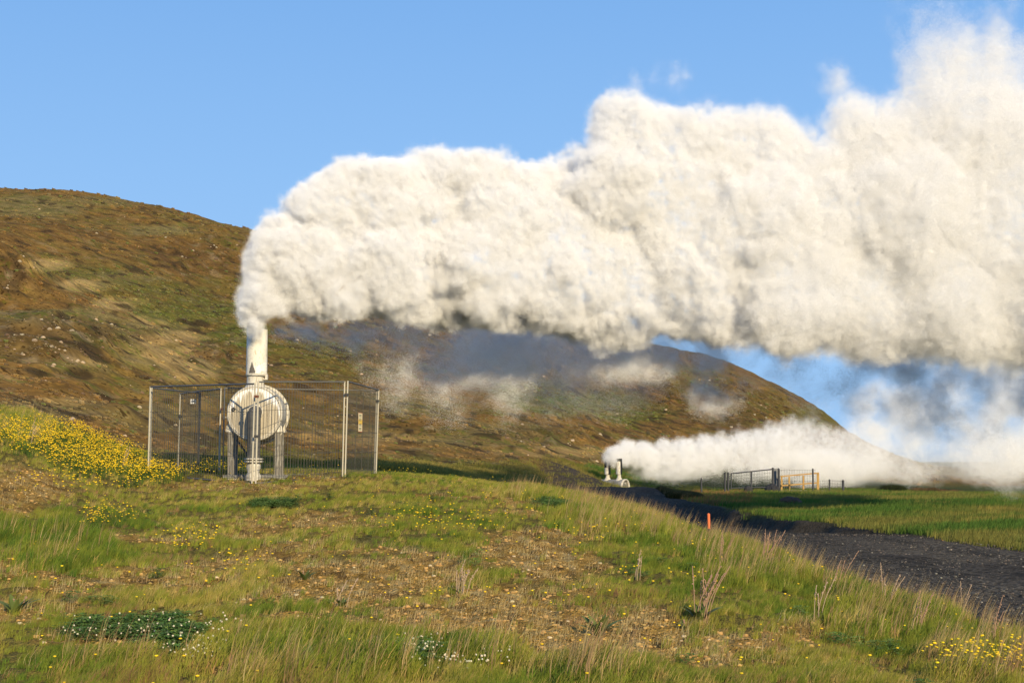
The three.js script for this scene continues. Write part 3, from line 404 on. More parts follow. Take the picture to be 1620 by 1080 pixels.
// ---------------------------------------------------------------- the twin vents beyond the road
{
  const Z = 90, K = Z / F, P = at(982, 783, Z), t = thing('twin_vent', 'low grey drum with two short sooty stacks beyond the dark road', 'steam vent', P);
  const R = 0.5, ax = V(-0.84, 0, -0.54).normalize(), c0 = V((990 - 982) * K, (783 - 771) * K, 0);
  const q = new THREE.Quaternion().setFromUnitVectors(V(0, 1, 0), ax), lat = (pts) => new THREE.LatheGeometry(pts.map(([a, b]) => new THREE.Vector2(a, b)), 40).applyQuaternion(q).translate(c0.x, c0.y, c0.z);
  const grey = std({ map: streaks(0.9, 1, 1, [0.5, 0.5, 0.49], [0.26, 0.26, 0.26], [0.66, 0.65, 0.63], 361), roughness: 0.7 });
  put('drum', lat([[R, 0], [R, 1.7], [R * 0.92, 1.95], [R * 0.6, 2.15], [0, 2.22]]), grey, t);
  put('end_plate', lat([[0, 0.08], [R - 0.05, 0.08]]), std({ map: streaks(0.6, 1, 1, [0.45, 0.44, 0.4], [0.2, 0.2, 0.19], [0.7, 0.68, 0.62], 371), roughness: 0.8 }), t);
  put('rim', lat([[R - 0.05, 0.07], [R - 0.05, -0.03], [R + 0.03, -0.03], [R + 0.03, 0.09], [R, 0.09]]), whiteMat, t);
  const sooty = (s, lo) => noiseTexture(256, (i, j, n) => { const x = i / n, y = j / n, e = tn(i, j, n, 24, s), c = [0.84, 0.82, 0.77]; mixc(c, [0.58, 0.54, 0.46], smooth(0.5, 0.8, tn(i, j >> 3, n, 64, s + 1)) * 0.7);
    const face = Math.abs(((x + 0.5) % 1) - 0.5); mixc(c, [0.07, 0.075, 0.085], smooth(0.45, 0.55, lo(face, x, y) + 0.25 * (e - 0.5))); return c; });
  const s1 = sooty(381, (f, x, y) => (x > 0.03 && x < 0.45 ? 1 : x > 0.55 && x < 0.94 ? (y > 0.45 ? 1 : 0) : y > 0.93 ? 1 : 0.1)), s2 = sooty(391, (f, x, y) => (x > 0.06 && x < 0.45 ? 1 : y > 0.82 ? 1 : 0));
  for (const [u, v0, v1, m] of [[962.5, 727, 750.5, s1], [980, 725.5, 750, s2]]) {
    const b = at(u, v1, Z).sub(P), h = (v1 - v0) * K, d = ax.clone().multiplyScalar(b.x / ax.x - c0.x / ax.x), z = c0.z + d.z;
    const foot = c0.y + R * 0.96;
    const stack = put('stack', lathe([[0.15, 0], [0.195, 0], [0.2, h], [0.18, h], [0.18, h - 0.3]], 28).translate(b.x, b.y, z), std({ map: m, roughness: 0.7 }), t);
    put('stack_neck', new THREE.LatheGeometry([[0.28, foot - b.y - 0.06], [0.2, foot - b.y + 0.03], [0.125, foot - b.y + 0.16], [0.12, 0.05]].map(([a, q0]) => new THREE.Vector2(a, q0)), 24).translate(b.x, b.y, z), whiteMat, stack);
  }
}
// ---------------------------------------------------------------- the far enclosure: dark posts with netting, a gate, a timber rail
const postMat = std({ rgb: [0.05, 0.052, 0.056], roughness: 0.75 }), timberMat = std({ map: noiseTexture(256, (i, j, s) => { const n = tn(i, j >> 4, s, 64, 401); return [0.78 - 0.22 * n, 0.64 - 0.22 * n, 0.38 - 0.18 * n]; }), roughness: 0.8 });
const FZ = 94;
function post(u, v0, v1, r, label, z = FZ) { const A = at(u, v0, z), B = at(u, v1, z), gy = groundY(B.x, z); B.y = Math.min(B.y, gy) - 0.1; const m = put('fence_post', mergeGeometries([bar(V(0, 0, 0), V(0, A.y - B.y - 0.03, 0), r, 8), new THREE.ConeGeometry(r * 1.05, 0.05, 8).translate(0, A.y - B.y - 0.005, 0)]), postMat); m.position.copy(B); return tag(m, label, 'fence post', { group: 'dark posts of the far enclosure' }); }
post(1110, 756, 773, 0.06, 'short dark post at the far left of the distant fence');
post(1147.5, 747, 775, 0.07, 'dark post just left of its twin beside the distant gate');
post(1152.5, 747, 775, 0.07, 'dark post between its twin and the distant gate');
post(1233, 741, 775, 0.075, 'dark post between the distant gate and the timber railing');
post(1287, 741, 780, 0.06, 'tall thin dark post standing before the timber railing', FZ - 2.5);
post(1313, 758, 780, 0.06, 'short dark post next to the right end of the timber railing');
post(1334.5, 759, 779, 0.09, 'thick short dark post at the right end of the distant fence');
function netting(label, list) {
  const g = [], o = at(list[0][0], list[0][2], FZ);
  for (let k = 0; k < list.length - 1; k++) { const [u0, a0, b0v] = list[k], [u1, a1, b1v] = list[k + 1], n = Math.max(3, Math.round((u1 - u0) / 4.2));
    for (let i = 0; i <= n; i++) { const f = i / n; g.push(bar(at(lerp(u0, u1, f), lerp(a0, a1, f), FZ + 0.03).sub(o), at(lerp(u0, u1, f), lerp(b0v, b1v, f), FZ + 0.03).sub(o), 0.006, 4)); }
    for (const f of [0.05, 0.3, 0.55, 0.8, 0.97]) g.push(bar(at(u0, lerp(a0, b0v, f), FZ + 0.035).sub(o), at(u1, lerp(a1, b1v, f), FZ + 0.035).sub(o), 0.007, 4)); }
  const m = put('wire_netting', mergeGeometries(g), wireMat); m.position.copy(o); return tag(m, label, 'netting');
}
netting('grey wire netting between the two left posts of the distant fence', [[1110, 753, 772], [1147, 749, 774]]);
netting('wire netting stretched behind the timber railing', [[1233, 742, 776], [1290, 742, 777]]);
netting('wire netting between the posts right of the timber railing', [[1294, 760, 777], [1313, 759, 778], [1334, 760, 778]]);
{
  const o = at(1157, 773, FZ), t = thing('field_gate', 'dark metal gate with netting in the distant fence', 'gate', o), A = (u, v) => at(u, v, FZ - 0.02).sub(o);
  put('gate_post', bar(A(1157, 774), A(1157, 748), 0.04), postMat, t); put('gate_post', bar(A(1223, 773), A(1223, 739.5), 0.075), postMat, t); put('middle_bar', bar(A(1189, 773), A(1189, 745), 0.06), postMat, t);
  put('top_rail', bar(A(1157, 749), A(1223, 742), 0.04), postMat, t); put('bottom_rail', bar(A(1157, 772), A(1223, 770), 0.035), postMat, t);
  const g = []; for (let i = 1; i < 16; i++) g.push(bar(A(1157 + i * 4.1, 771), A(1157 + i * 4.1, 749 - i * 0.44), 0.006, 4)); for (let i = 1; i < 5; i++) g.push(bar(A(1157, 749 + i * 4.6), A(1223, 742 + i * 5.6), 0.006, 4));
  put('wire_mesh', mergeGeometries(g), wireMat, t).userData.kind = 'stuff';
}
{ const o = at(1228, 775, FZ + 0.4), w = 9 * FZ / F, h = 34 * FZ / F, t = put('sheet_panel', mergeGeometries([box(w, h, 0.03, 0, h / 2, 0), box(0.05, h + 0.06, 0.06, -w / 2, h / 2, 0), box(0.05, h + 0.06, 0.06, w / 2, h / 2, 0)]), std({ rgb: [0.17, 0.175, 0.18], roughness: 0.6 })); t.position.copy(o); tag(t, 'upright grey sheet panel between the gate and timber railing', 'panel'); }
{
  const o = at(1237, 777, FZ), t = thing('timber_railing', 'pale timber railing of posts and rails on a concrete kerb', 'railing', o), A = (u, v, d = 0) => at(u, v, FZ + d).sub(o);
  const plank = (a, b, w) => { const d = b.clone().sub(a), g = box(w, d.length(), 0.07); g.applyQuaternion(new THREE.Quaternion().setFromUnitVectors(V(0, 1, 0), d.clone().normalize())); return g.translate((a.x + b.x) / 2, (a.y + b.y) / 2, (a.z + b.z) / 2); };
  for (const [u, v, w] of [[1237, 754, 0.11], [1249, 754, 0.11], [1271.5, 752, 0.11], [1294.5, 748.5, 0.15]]) put('post', plank(A(u, 777), A(u, v), w), timberMat, t);
  put('rail', plank(A(1235, 753.5, -0.08), A(1296, 748, -0.08), 0.085), timberMat, t); put('rail', plank(A(1237, 768, -0.08), A(1294, 763.5, -0.08), 0.085), timberMat, t);
  put('kerb', box(72 * FZ / F, 0.22, 0.4, 33 * FZ / F, -0.03, 0.1), concreteMat, t);
}
function boulder(name, label, u, v, rx, ry, z, mat, s, category) {        // uneven rounded lump resting on the ground
  const g = new THREE.IcosahedronGeometry(1, 5), p = g.attributes.position; for (let i = 0; i < p.count; i++) { const x = p.getX(i), y = p.getY(i), q = p.getZ(i), k = 1 + 0.28 * fbm3(x * 1.6 + s, y * 1.6, q * 1.6, 3, 411) + 0.1 * n3(x * 6 + s, y * 6, q * 6, 412); p.setXYZ(i, x * k * rx, Math.max(-0.3, y) * k * ry, q * k * rx); }
  g.computeVertexNormals(); const m = put(name, g, mat), o = at(u, v, z); o.y = groundY(o.x, z) + 0.1 * ry; m.position.copy(o); return tag(m, label, category);
}
boulder('boulder', 'dark boulder in the grass below the middle bar of the distant gate', 1184, 778, 0.27, 0.42, 88, std({ rgb: [0.03, 0.03, 0.03] }), 1, 'boulder');
boulder('boulder', 'broad black boulder in front of the grey sheet panel', 1222, 776, 0.47, 0.46, 90, std({ rgb: [0.025, 0.025, 0.026] }), 5, 'boulder');
boulder('pale_stone', 'small pale stone beside the dark boulder under the gate', 1186, 772, 0.13, 0.32, 91, std({ rgb: [0.5, 0.48, 0.45] }), 9, 'stone');
boulder('earth_heap', 'brown heap of turned earth in the green meadow', 1250, 797, 0.55, 0.34, 63, std({ rgb: [0.09, 0.05, 0.03], roughness: 1 }), 13, 'earth heap');
{ const P = hit(1122, 838, 12), k = -P.z / F, m = put('marker_stake', mergeGeometries([bar(V(0, -0.2, 0), V(-0.012, 25 * k, 0), 2.4 * k, 10), new THREE.ConeGeometry(2.4 * k, 0.03, 10).translate(-0.012, 25 * k + 0.015, 0)]), std({ rgb: [0.72, 0.17, 0.055], roughness: 0.7 })); m.position.copy(P); tag(m, 'orange marker stake at the edge of the road bank', 'stake'); }

// ---------------------------------------------------------------- grass, flowers, stones and plants
function tuft(n, radius, h0, h1, width, wind, segs = 3, spread = 0.5) {
  const P = [], I = []; let k = 0;
  for (let b = 0; b < n; b++) {
    const a = rr(0, 6.283), r = radius * Math.sqrt(rnd()), h = rr(h0, h1), t = rr(0, 6.283), lx = Math.cos(t) * spread * h * rnd() + wind * h * rr(0.5, 1.2), lz = Math.sin(t) * spread * h * rnd(), f = rr(0, 6.283), wx = Math.cos(f) * width, wz = Math.sin(f) * width, x0 = Math.cos(a) * r, z0 = Math.sin(a) * r;
    for (let s = 0; s <= segs; s++) { const q = s / segs, bend = q * q, w = (1 - q * 0.85) * 0.5; P.push(x0 + lx * bend - wx * w, h * q * (1 - 0.12 * bend), z0 + lz * bend - wz * w, x0 + lx * bend + wx * w, h * q * (1 - 0.12 * bend), z0 + lz * bend + wz * w); }
    for (let s = 0; s < segs; s++) { const i = k + s * 2; I.push(i, i + 1, i + 2, i + 1, i + 3, i + 2); }
    k += (segs + 1) * 2;
  }
  const g = new THREE.BufferGeometry(); g.setAttribute('position', new THREE.Float32BufferAttribute(P, 3)); g.setIndex(I); g.computeVertexNormals(); return g;
}
const leafMat = new THREE.MeshPhysicalMaterial({ color: 0xffffff, roughness: 1, transmission: 0.25, thickness: 0, specularIntensity: 0.2, side: THREE.DoubleSide });
const UP = V(0, 1, 0), mats = {}, cols = {};
function drop(kind, x, y, z, s, c, sy = 1) { Q.setFromAxisAngle(UP, rr(-0.7, 0.7)); M4.compose(V(x, y, z), Q, V(s, s * sy, s)); (mats[kind] ||= []).push(...M4.elements); const k = rr(0.75, 1.25); (cols[kind] ||= []).push(c[0] * k * rr(0.9, 1.1), c[1] * k, c[2] * k); }
const TALL = [[470, 1050, 190, 50, 1], [700, 1050, 140, 40, 0.6], [60, 870, 120, 50, 0.7], [1000, 815, 160, 45, 0.7], [1220, 880, 160, 60, 0.7], [1420, 960, 150, 70, 0.8], [1560, 1050, 120, 50, 0.8], [150, 1060, 120, 30, 0.6], [900, 1070, 150, 25, 0.5], [30, 680, 60, 30, 0.8], [900, 780, 120, 20, 0.7]];
for (let i = 0; i < 150000; i++) {
  const a = rr(-0.47, 0.47), z = Math.exp(rr(Math.log(7.4), Math.log(54))), x = a * z, dr = x - roadX(z);
  if (z < 86 && Math.abs(dr) < roadW(z) + 0.15 + 0.25 * n2(z * 0.7, dr > 0 ? 5 : 8, 17)) continue;
  if (dr > 0 && z > 26) continue;
  if (hillness(a, z) > 0.25 + 0.5 * rnd()) continue;
  const y = groundY(x, z), [u, v] = seen(x, y, -z), b = bareAt(u, v, x, z), n = fbm2(x * 0.6, z * 0.6, 3, 421), m = n2(x * 2.2, z * 2.2, 425);
  if (Math.abs(u - 1121) < 9 && v > 824 && v < 852) continue;
  if (u > 362 && u < 470 && z > 29.4 && z < 31.2 && rnd() < 0.75) continue;
  if (rnd() < b * 0.93 + 0.05) { if (rnd() < 0.07) drop('straw', x, y, -z, rr(0.5, 1.1), [0.52, 0.40, 0.19]); continue; }
  const tall = blob(TALL, u, v, 0.5 * n), g = clamp(blob(GREEN, u, v, 0.6 * n) + 0.7 * smooth(0.0, 0.35, n + 0.25 * m) + 0.15), clover = blob(CLOVER, u, v, 0.35 * m);
  if (rnd() < 0.9 * smooth(0.15, 0.75, clover + 0.3 * m)) { if (rnd() < 0.8) drop('clover', x, y, -z, rr(0.5, 1.1), rnd() < 0.4 ? [0.16, 0.25, 0.05] : [0.09, 0.18, 0.035]); continue; }
  const cl4 = n2(x * 3.1, z * 2.3, 435), hue = n2(x * 1.7, z * 1.3, 437); if (z < 34 && rnd() < 0.75 * smooth(0.2, -0.4, cl4)) continue;
  const sc = rr(0.7, 1.2) * (0.5 + 0.85 * tall) * (1 + 0.3 * n + 0.35 * cl4);
  if (rnd() < 0.6 + 0.38 * g) { const q = [0.25, 0.268, 0.034]; mixc(q, [0.08, 0.15, 0.018], clamp(g * rnd() + 0.35 * hue)); mixc(q, [0.36, 0.28, 0.065], clamp(rnd() * 0.5 * (1 - g) - 0.3 * hue)); drop('green_grass', x, y - 0.01, -z, sc, q); }
  else { const q = [0.50, 0.375, 0.12]; mixc(q, [0.33, 0.19, 0.09], smooth(0.1, 0.4, fbm2(x * 0.8, z * 0.8, 2, 431))); drop('dry_grass', x, y - 0.01, -z, sc, q); }
  if (tall > 0.4 && rnd() < (u > 900 ? 0.22 : 0.08)) drop('seed_stalks', x, y, -z, rr(0.6, 1.1), rnd() < 0.4 ? [0.36, 0.23, 0.12] : [0.46, 0.34, 0.15]);
}
for (let i = 0; i < 52000; i++) {                                          // the meadow right of the road, the far verge and the foot of the hill
  const a = rr(-0.3, 0.47), z = Math.exp(rr(Math.log(22), Math.log(112))), x = a * z, dr = x - roadX(Math.min(z, 86));
  if (z < 86 && Math.abs(dr) < roadW(z) + (dr > 0 ? (z > 38 ? 0.62 : 0.3) : 0.1) + 0.2 * n2(z * 0.7, dr > 0 ? 5 : 8, 17)) continue;
  if ((dr < 0 && z < 50) || hillness(a, z) > 0.4 + 0.5 * rnd()) continue;
  const y = groundY(x, z), n = fbm2(x * 0.3, z * 0.3, 3, 441), g = smooth(-0.35, 0.2, n), q = [0.26, 0.215, 0.055];
  if (dr > 0) mixc(q, [0.085, 0.16, 0.026], 0.3 + 0.7 * g); else mixc(q, [0.17, 0.17, 0.035], g);
  mixc(q, [0.30, 0.25, 0.06], 0.8 * smooth(0.15, 0.4, fbm2(x * 0.7 + 30, z * 0.5, 3, 445))); const big = dr > 0 && dr < 3 && rnd() < 0.25 ? 1.5 : 1;
  const [u, v] = seen(x, y, -z); if (u > 1060 && u < 1190 && v < 800 && v > 776 && rnd() < 0.5) { q[0] = 0.26; q[1] = 0.14; q[2] = 0.055; }
  drop('meadow_grass', x, y - 0.02, -z, rr(0.7, 1.2) * (1 + 0.4 * n) * big, q);
}
for (let i = 0; i < 3500; i++) {                                           // dark scrub and brown weeds at the far edge of the meadow
  const brown = rnd() < 0.55, u = brown ? rr(1430, 1535) : rr(1385, 1442), z = rr(99, 106), p = at(u, 775, z), y = groundY(p.x, z), lump = Math.sqrt(Math.max(0.04, 1 - ((u - (brown ? 1480 : 1413)) / (brown ? 56 : 29)) ** 2)) * (brown ? 0.8 : 1.0) * (0.75 + 0.5 * n2(u * 0.12, z * 0.4, 449));
  drop('dark_and_shaded_grass', p.x, y - 0.02, -z, rr(0.6, 1.3) * lump, brown ? (rnd() < 0.3 ? [0.3, 0.17, 0.07] : [0.1, 0.068, 0.032]) : [0.035, 0.045, 0.016]);
}
for (let i = 0; i < 9000; i++) {                                           // tussocks with shade put into their colour: roadside hummock and left verge
  const left = rnd() < 0.5, u = left ? rr(822, 915) : rr(1036, 1112), z = left ? rr(51, 56) : rr(72, 79), lump = left ? 0.42 * (1 - 0.6 * smooth(845, 915, u)) * smooth(822, 845, u) : Math.sqrt(Math.max(0.05, 1 - ((u - 1075) / 40) ** 2)) * 0.7, p = at(u, 770, z), y = groundY(p.x, z);
  if (Math.abs(p.x - roadX(z)) < roadW(z)) continue;
  drop('dark_and_shaded_grass', p.x, y - 0.02, -z, rr(0.7, 1.3) * lump, rnd() < 0.12 && !left ? [0.2, 0.15, 0.08] : [0.03, 0.04, 0.014]);
}
for (let i = 0; i < 150000; i++) {                                         // low heath on the hill
  const a = rr(-0.47, 0.3), z = Math.exp(rr(Math.log(30), Math.log(290))), x = a * z, h = hillness(a, z); if (h < 0.5) continue;
  const y = groundY(x, z), [u, v] = seen(x, y, -z), n = fbm2(x * 0.15, z * 0.15, 3, 451), w = 0.6 * n, green = blob(HGREEN, u, v, w), olive = blob(HOLIVE, u, v, w), tan = blob(HTAN, u, v, w);
  if (rnd() < 0.2 + 0.75 * tan) continue;
  if (rnd() > 0.1 + 0.5 * green + 0.5 * smooth(0.1, 0.3, n + 0.5 * n2(x * 0.5, z * 0.4, 455)) + 0.3 * smooth(75, 40, z)) continue;
  const q = hillColour(x, y, z, u, v); if (rnd() < 0.06 + 0.35 * green) mixc(q, [0.14, 0.165, 0.03], 0.8); else if (rnd() < 0.12) mixc(q, [0.09, 0.06, 0.028], 0.7);
  drop('heath', x, y - 0.03, -z, (0.3 + 1.0 * Math.pow(rnd(), 3)) * (0.12 + z / 190), [q[0] * 0.82, q[1] * 0.84, q[2] * 0.82]);
}
const flower = (x, z, lo, hi, s, c, kind = 'yellow_flowers') => { const y = groundY(x, z), h = rr(lo, hi); drop(kind, x + h * 0.2, y + h, -z, s, c); };
for (let i = 0; i < 70000; i++) {
  const a = rr(-0.47, 0.47), z = Math.exp(rr(Math.log(8), Math.log(42))), x = a * z; if (Math.abs(x - roadX(z)) < roadW(z) + 0.5 || (x > roadX(z))) continue;
  const y = groundY(x, z), [u, v] = seen(x, y, -z), n = fbm2(x * 1.3, z * 1.3, 3, 461), f = blob(FLOWERY, u, v, 0.6 * n);
  if (rnd() < f * 0.85 + (n > 0.18 && a > -0.1 && z > 13 ? 0.05 : 0.006)) { const k = rr(0.7, 1.2) * (z > 22 && f > 0.3 ? 1.15 : 0.9); flower(x, z, 0.08, f > 0.5 ? 0.3 : 0.22, k, [0.83, 0.56, 0.012]); if (f > 0.4) { for (let e = 0; e < 2; e++) flower(x + rr(-0.12, 0.12), z + rr(-0.12, 0.12), 0.06, 0.3, k * rr(0.7, 1.1), [0.83, 0.55, 0.012]); if (rnd() < 0.5) drop('flower_leaves', x, y, -z, rr(0.8, 1.3), [0.07, 0.11, 0.02]); } }
  const cl = blob(CLOVER, u - 40, v - 6, 0.6 * n); if (cl > 0.05 && z < 16 && rnd() < 0.3 + 1.2 * smooth(0.05, 0.35, n)) for (let q = 0; q < 1; q++) flower(x + rr(-0.12, 0.12), z + rr(-0.12, 0.12), 0.06, 0.13, rr(0.6, 1.0), [0.56, 0.51, 0.36], 'white_flowers');
}
for (let i = 0; i < 900; i++) { const u = rr(1470, 1640), v = rr(1050, 1082), p = hit(u, v, 7); if (rnd() < 0.3) flower(p.x + rr(-0.1, 0.1), -p.z, 0.1, 0.25, rr(0.8, 1.2), [0.83, 0.58, 0.012]); }
for (let i = 0; i < 40000; i++) {                                          // clods and small stones on bare soil and the road
  const a = rr(-0.45, 0.45), z = Math.exp(rr(Math.log(8), Math.log(45))), x = a * z, dr = Math.abs(x - roadX(z)) - roadW(z), y = groundY(x, z), [u, v] = seen(x, y, -z);
  if (dr < 0.2) { if (x - roadX(z) > -roadW(z) && rnd() < 0.95) drop('stones', x, roadY(z) + 0.0, -z, Math.pow(rnd(), 5) * 0.02 + 0.006, rnd() < 0.12 ? [0.26, 0.23, 0.18] : [0.12, 0.1, 0.08], 0.7); continue; }
  if (rnd() < bareAt(u, v, x, z)) drop('stones', x, y, -z, Math.pow(rnd(), 5) * 0.024 + 0.007, rnd() < 0.06 ? [0.58, 0.46, 0.26] : [0.45, 0.275, 0.085], 0.7);
}
for (let i = 0; i < 60000; i++) {                                           // pale scree and outcrops on the hill
  const a = rr(-0.47, 0.25), z = Math.exp(rr(Math.log(34), Math.log(280))), x = a * z; if (hillness(a, z) < 0.6) continue;
  const y = groundY(x, z), [u, v] = seen(x, y, -z), n = fbm2(x * 0.1, z * 0.12, 3, 471), d = blob(HDARK, u, v, 0.7 * n);
  if (rnd() < 0.015 + 0.9 * d * smooth(0.0, 0.3, n2(x * 0.35, z * 0.3, 477))) drop('scree', x, y, -z, (Math.pow(rnd(), 4) * 0.2 + 0.035) * (0.3 + z / 200), rnd() < 0.5 ? [0.4, 0.31, 0.2] : [0.14, 0.09, 0.05], 0.75);
}
const rockGeo = (() => { const g = new THREE.IcosahedronGeometry(1, 1), p = g.attributes.position; for (let i = 0; i < p.count; i++) { const k = 1 + 0.35 * n3(p.getX(i) * 1.7, p.getY(i) * 1.7, p.getZ(i) * 1.7, 481); p.setXYZ(i, p.getX(i) * k, p.getY(i) * k, p.getZ(i) * k); } g.computeVertexNormals(); return g; })();
const headGeo = new THREE.LatheGeometry([[0, -0.004], [0.011, 0.0], [0.015, 0.006], [0.008, 0.011], [0, 0.009]].map(([a, b]) => new THREE.Vector2(a, b)), 7), ballGeo = new THREE.IcosahedronGeometry(0.0095, 1);
const cloverGeo = (() => { const P = []; for (let i = 0; i < 60; i++) { const x = gauss() * 0.07, z = gauss() * 0.07, y = rr(0.03, 0.11), a = rr(0, 6.28), r = 0.021; for (let k = 0; k < 3; k++) { const t = a + k * 2.094, q = 0.6, dy = rr(-0.006, 0.006); P.push(x, y, z, x + Math.cos(t - q) * r, y + dy, z + Math.sin(t - q) * r, x + Math.cos(t + q) * r, y - dy, z + Math.sin(t + q) * r); } } const g = new THREE.BufferGeometry(); g.setAttribute('position', new THREE.Float32BufferAttribute(P, 3)); return g; })();
const heathGeo = (() => { const g = new THREE.IcosahedronGeometry(1, 2), p = g.attributes.position; for (let i = 0; i < p.count; i++) { const q = (1 + 0.7 * n3(p.getX(i) * 2.4, p.getY(i) * 2.4, p.getZ(i) * 2.4, 485)) * 0.2; p.setXYZ(i, p.getX(i) * q, Math.max(-0.3, p.getY(i)) * q * 0.85, p.getZ(i) * q); } g.computeVertexNormals(); return g; })();
const plain = new THREE.MeshStandardMaterial({ color: 0xffffff, roughness: 0.95 });
for (const [kind, geo, mat, label, category] of [
  ['green_grass', tuft(24, 0.075, 0.05, 0.2, 0.0085, 0.32), leafMat, 'green grass leaning right in the wind over the mound', 'grass'],
  ['dry_grass', tuft(18, 0.08, 0.05, 0.22, 0.007, 0.42), leafMat, 'dry straw coloured grass among the green on the mound', 'dry grass'],
  ['straw', tuft(12, 0.1, 0.05, 0.16, 0.004, 0.7, 2, 1.6), leafMat, 'sparse flattened straw on the bare ochre soil', 'straw'],
  ['seed_stalks', tuft(4, 0.06, 0.3, 0.5, 0.006, 0.25, 3, 0.3), leafMat, 'thin pale seed stalks standing above the long grass', 'grass stalks'],
  ['meadow_grass', tuft(24, 0.24, 0.1, 0.27, 0.02, 0.2, 2), leafMat, 'lush meadow grass beyond the gravel road', 'meadow grass'],
  ['dark_and_shaded_grass', tuft(26, 0.25, 0.3, 0.65, 0.02, 0.4, 3), leafMat, 'tussocks with shade painted into their colour and dark scrub at the far end of the road and meadow', 'tussocks'],
  ['heath', heathGeo, plain, 'low heath and grass tufts scattered over the hill', 'heath'],
  ['clover', cloverGeo, leafMat, 'dark green clover patches at the bottom of the mound', 'clover'],
  ['flower_leaves', tuft(14, 0.1, 0.06, 0.2, 0.012, 0.15, 2), leafMat, 'green leaves under the yellow flowers on the left bank', 'leaves'],
  ['yellow_flowers', headGeo, plain, 'small yellow wildflowers, thickest on the left bank', 'wildflowers'],
  ['white_flowers', ballGeo, plain, 'tiny white clover heads over the clover patches', 'clover flowers'],
  ['stones', rockGeo, plain, 'small stones and clods on the bare soil and road', 'stones'],
  ['scree', rockGeo, plain, 'pale scree and stones scattered over the hill', 'scree'],
]) if (mats[kind]) tag(instances(kind, geo, mat, mats[kind], null, cols[kind]), label, category, { kind: 'stuff' });
// plants that one can point to
const stalkMat = std({ rgb: [0.36, 0.22, 0.14], roughness: 0.9 }), paleStalk = std({ rgb: [0.42, 0.30, 0.2], roughness: 0.9 });
const dockLeaf = new THREE.MeshPhysicalMaterial({ color: new THREE.Color().setRGB(0.13, 0.17, 0.038), roughness: 0.7, transmission: 0.25, thickness: 0, specularIntensity: 0.4, side: THREE.DoubleSide });
function leafGeo(L, W, lean, turn) {
  const P = [], I = [], n = 6; for (let i = 0; i <= n; i++) { const t = i / n, w = W * Math.sin(Math.PI * Math.min(1, 0.12 + t * 0.88)) * (1 - 0.3 * t) * 0.5, x = lean * L * (t * 0.5 + t * t * 0.5), y = L * t * (1 - 0.35 * t * lean); for (const [q, d] of [[-1, 0.15], [0, 0], [1, 0.15]]) P.push(x, y + d * w, q * w); }
  for (let i = 0; i < n; i++) for (const k of [0, 1]) { const a = i * 3 + k; I.push(a, a + 1, a + 3, a + 1, a + 4, a + 3); }
  const g = new THREE.BufferGeometry(); g.setAttribute('position', new THREE.Float32BufferAttribute(P, 3)); g.setIndex(I); g.computeVertexNormals(); return g.rotateY(turn);
}
function dock(name, label, category, u, v, stalks, h, leaves, leafL, pale, group) {
  const P = hit(u, v, 7), t = thing(name, label, category, P, group ? { group } : {});
  for (let i = 0; i < stalks; i++) {
    const a = rr(0, 6.28), r = 0.05 * rnd() + 0.02, H = h * rr(0.6, 1.05), lx = H * rr(-0.05, 0.5), lz = H * rr(-0.2, 0.2), p0 = V(Math.cos(a) * r, -0.02, Math.sin(a) * r), c = new THREE.CatmullRomCurve3([p0, V(p0.x + lx * 0.35, H * 0.5, p0.z + lz * 0.4), V(p0.x + lx, H, p0.z + lz)]), parts = [new THREE.TubeGeometry(c, 6, 0.0034, 5)];
    for (let k = 0; k < 10; k++) { const q = c.getPoint(rr(0.55, 1)); parts.push(new THREE.IcosahedronGeometry(rr(0.004, 0.009), 0).translate(q.x + gauss() * 0.008, q.y, q.z + gauss() * 0.008)); }
    put('stalk', mergeGeometries(parts.map((g) => { const q = g.index ? g.toNonIndexed() : g; return q; })), pale ? paleStalk : stalkMat, t);
  }
  for (let i = 0; i < leaves; i++) { const L = leafL * rr(0.6, 1.1); put('leaf', leafGeo(L, L * rr(0.26, 0.42), rr(0.3, 1.3), rr(0, 6.28)).translate(0, -0.01, 0), dockLeaf, t); }
}
dock('dock_plant', 'clump of pinkish dead stalks alone on the bare soil, centre foreground', 'dock plant', 728, 940, 8, 0.34, 3, 0.12, true);
dock('dock_plant', 'tall leafy dock with a sheaf of brown stalks beside bare soil', 'dock plant', 1108, 985, 14, 0.5, 18, 0.23, false);
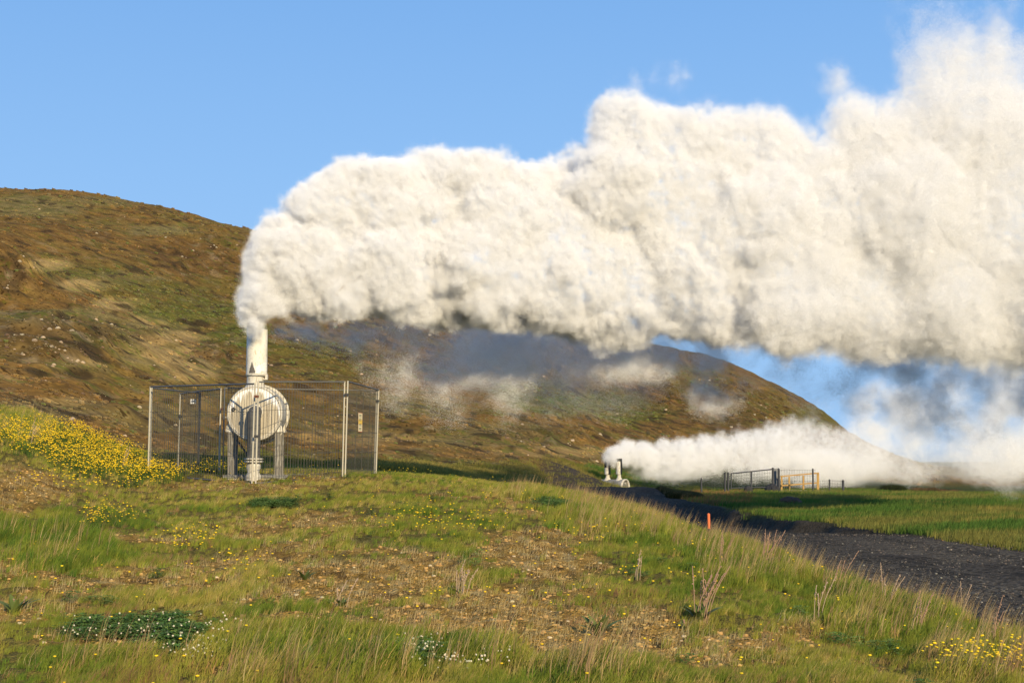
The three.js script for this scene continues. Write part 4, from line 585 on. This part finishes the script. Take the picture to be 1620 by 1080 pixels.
dock('dock_plant', 'small leafy dock spreading on bare soil at lower centre', 'dock plant', 947, 1008, 2, 0.14, 16, 0.24, false);
dock('dock_plant', 'broad leafed dock at the left edge of the picture', 'dock plant', 22, 972, 2, 0.2, 18, 0.24, false);
dock('dock_plant', 'bushy dock with brown seed heads on the road bank', 'dock plant', 1212, 900, 13, 0.55, 18, 0.24, false);
dock('dock_plant', 'low dark leafed plant in the middle of the bare patch', 'dock plant', 482, 918, 2, 0.12, 9, 0.17, false);
dock('dock_plant', 'thin reddish stalks leaning right at the edge of bare soil', 'dock plant', 1008, 918, 4, 0.36, 3, 0.14, true);
dock('dock_plant', 'pair of small stalks with leaves left of the pinkish clump', 'dock plant', 540, 960, 3, 0.26, 6, 0.13, true);
dock('dock_plant', 'reddish low leaves just below the tall leafy dock', 'dock plant', 1083, 997, 1, 0.1, 7, 0.15, false);
dock('dock_plant', 'large pale green leaves at the bottom edge of the picture', 'dock plant', 488, 1079, 0, 0.1, 7, 0.3, false);
for (const [u, v, h, n, pale, label] of [
  [1290, 985, 0.42, 4, true, 'thin forked pale stalk at the inner edge of the bank grass'],
  [1325, 940, 0.5, 4, false, 'brown stalk bundle on the bank midway between bushy dock and gravel road corner'],
  [1400, 975, 0.55, 5, true, 'tallest pale stalks on the bank with the gravel road right behind them'],
  [1518, 985, 0.5, 3, true, 'sparse pale stalks standing alone against the dark road at far right'],
  [1140, 900, 0.45, 4, false, 'brown stalks above the tall leafy dock, left of the bushy one'],
  [1085, 832, 0.45, 4, true, 'pale stalks on the bank just left of the orange stake'],
  [1565, 1030, 0.5, 4, false, 'brown stalks over the yellow flowers in the lower right corner'],
  [1450, 1010, 0.5, 5, false, 'reddish stalk clump low on the bank left of the lower right flowers'],
  [45, 702, 0.55, 5, true, 'dry pale stalks at the left edge above the yellow flowers'],
  [195, 738, 0.45, 4, true, 'dry pale stalks between the yellow flowers and the left fence corner'],
]) dock('dead_stalks', label, 'dead stalks', u, v, n, h, pale ? 1 : 3, 0.14, pale);
renderer.render(scene, camera);
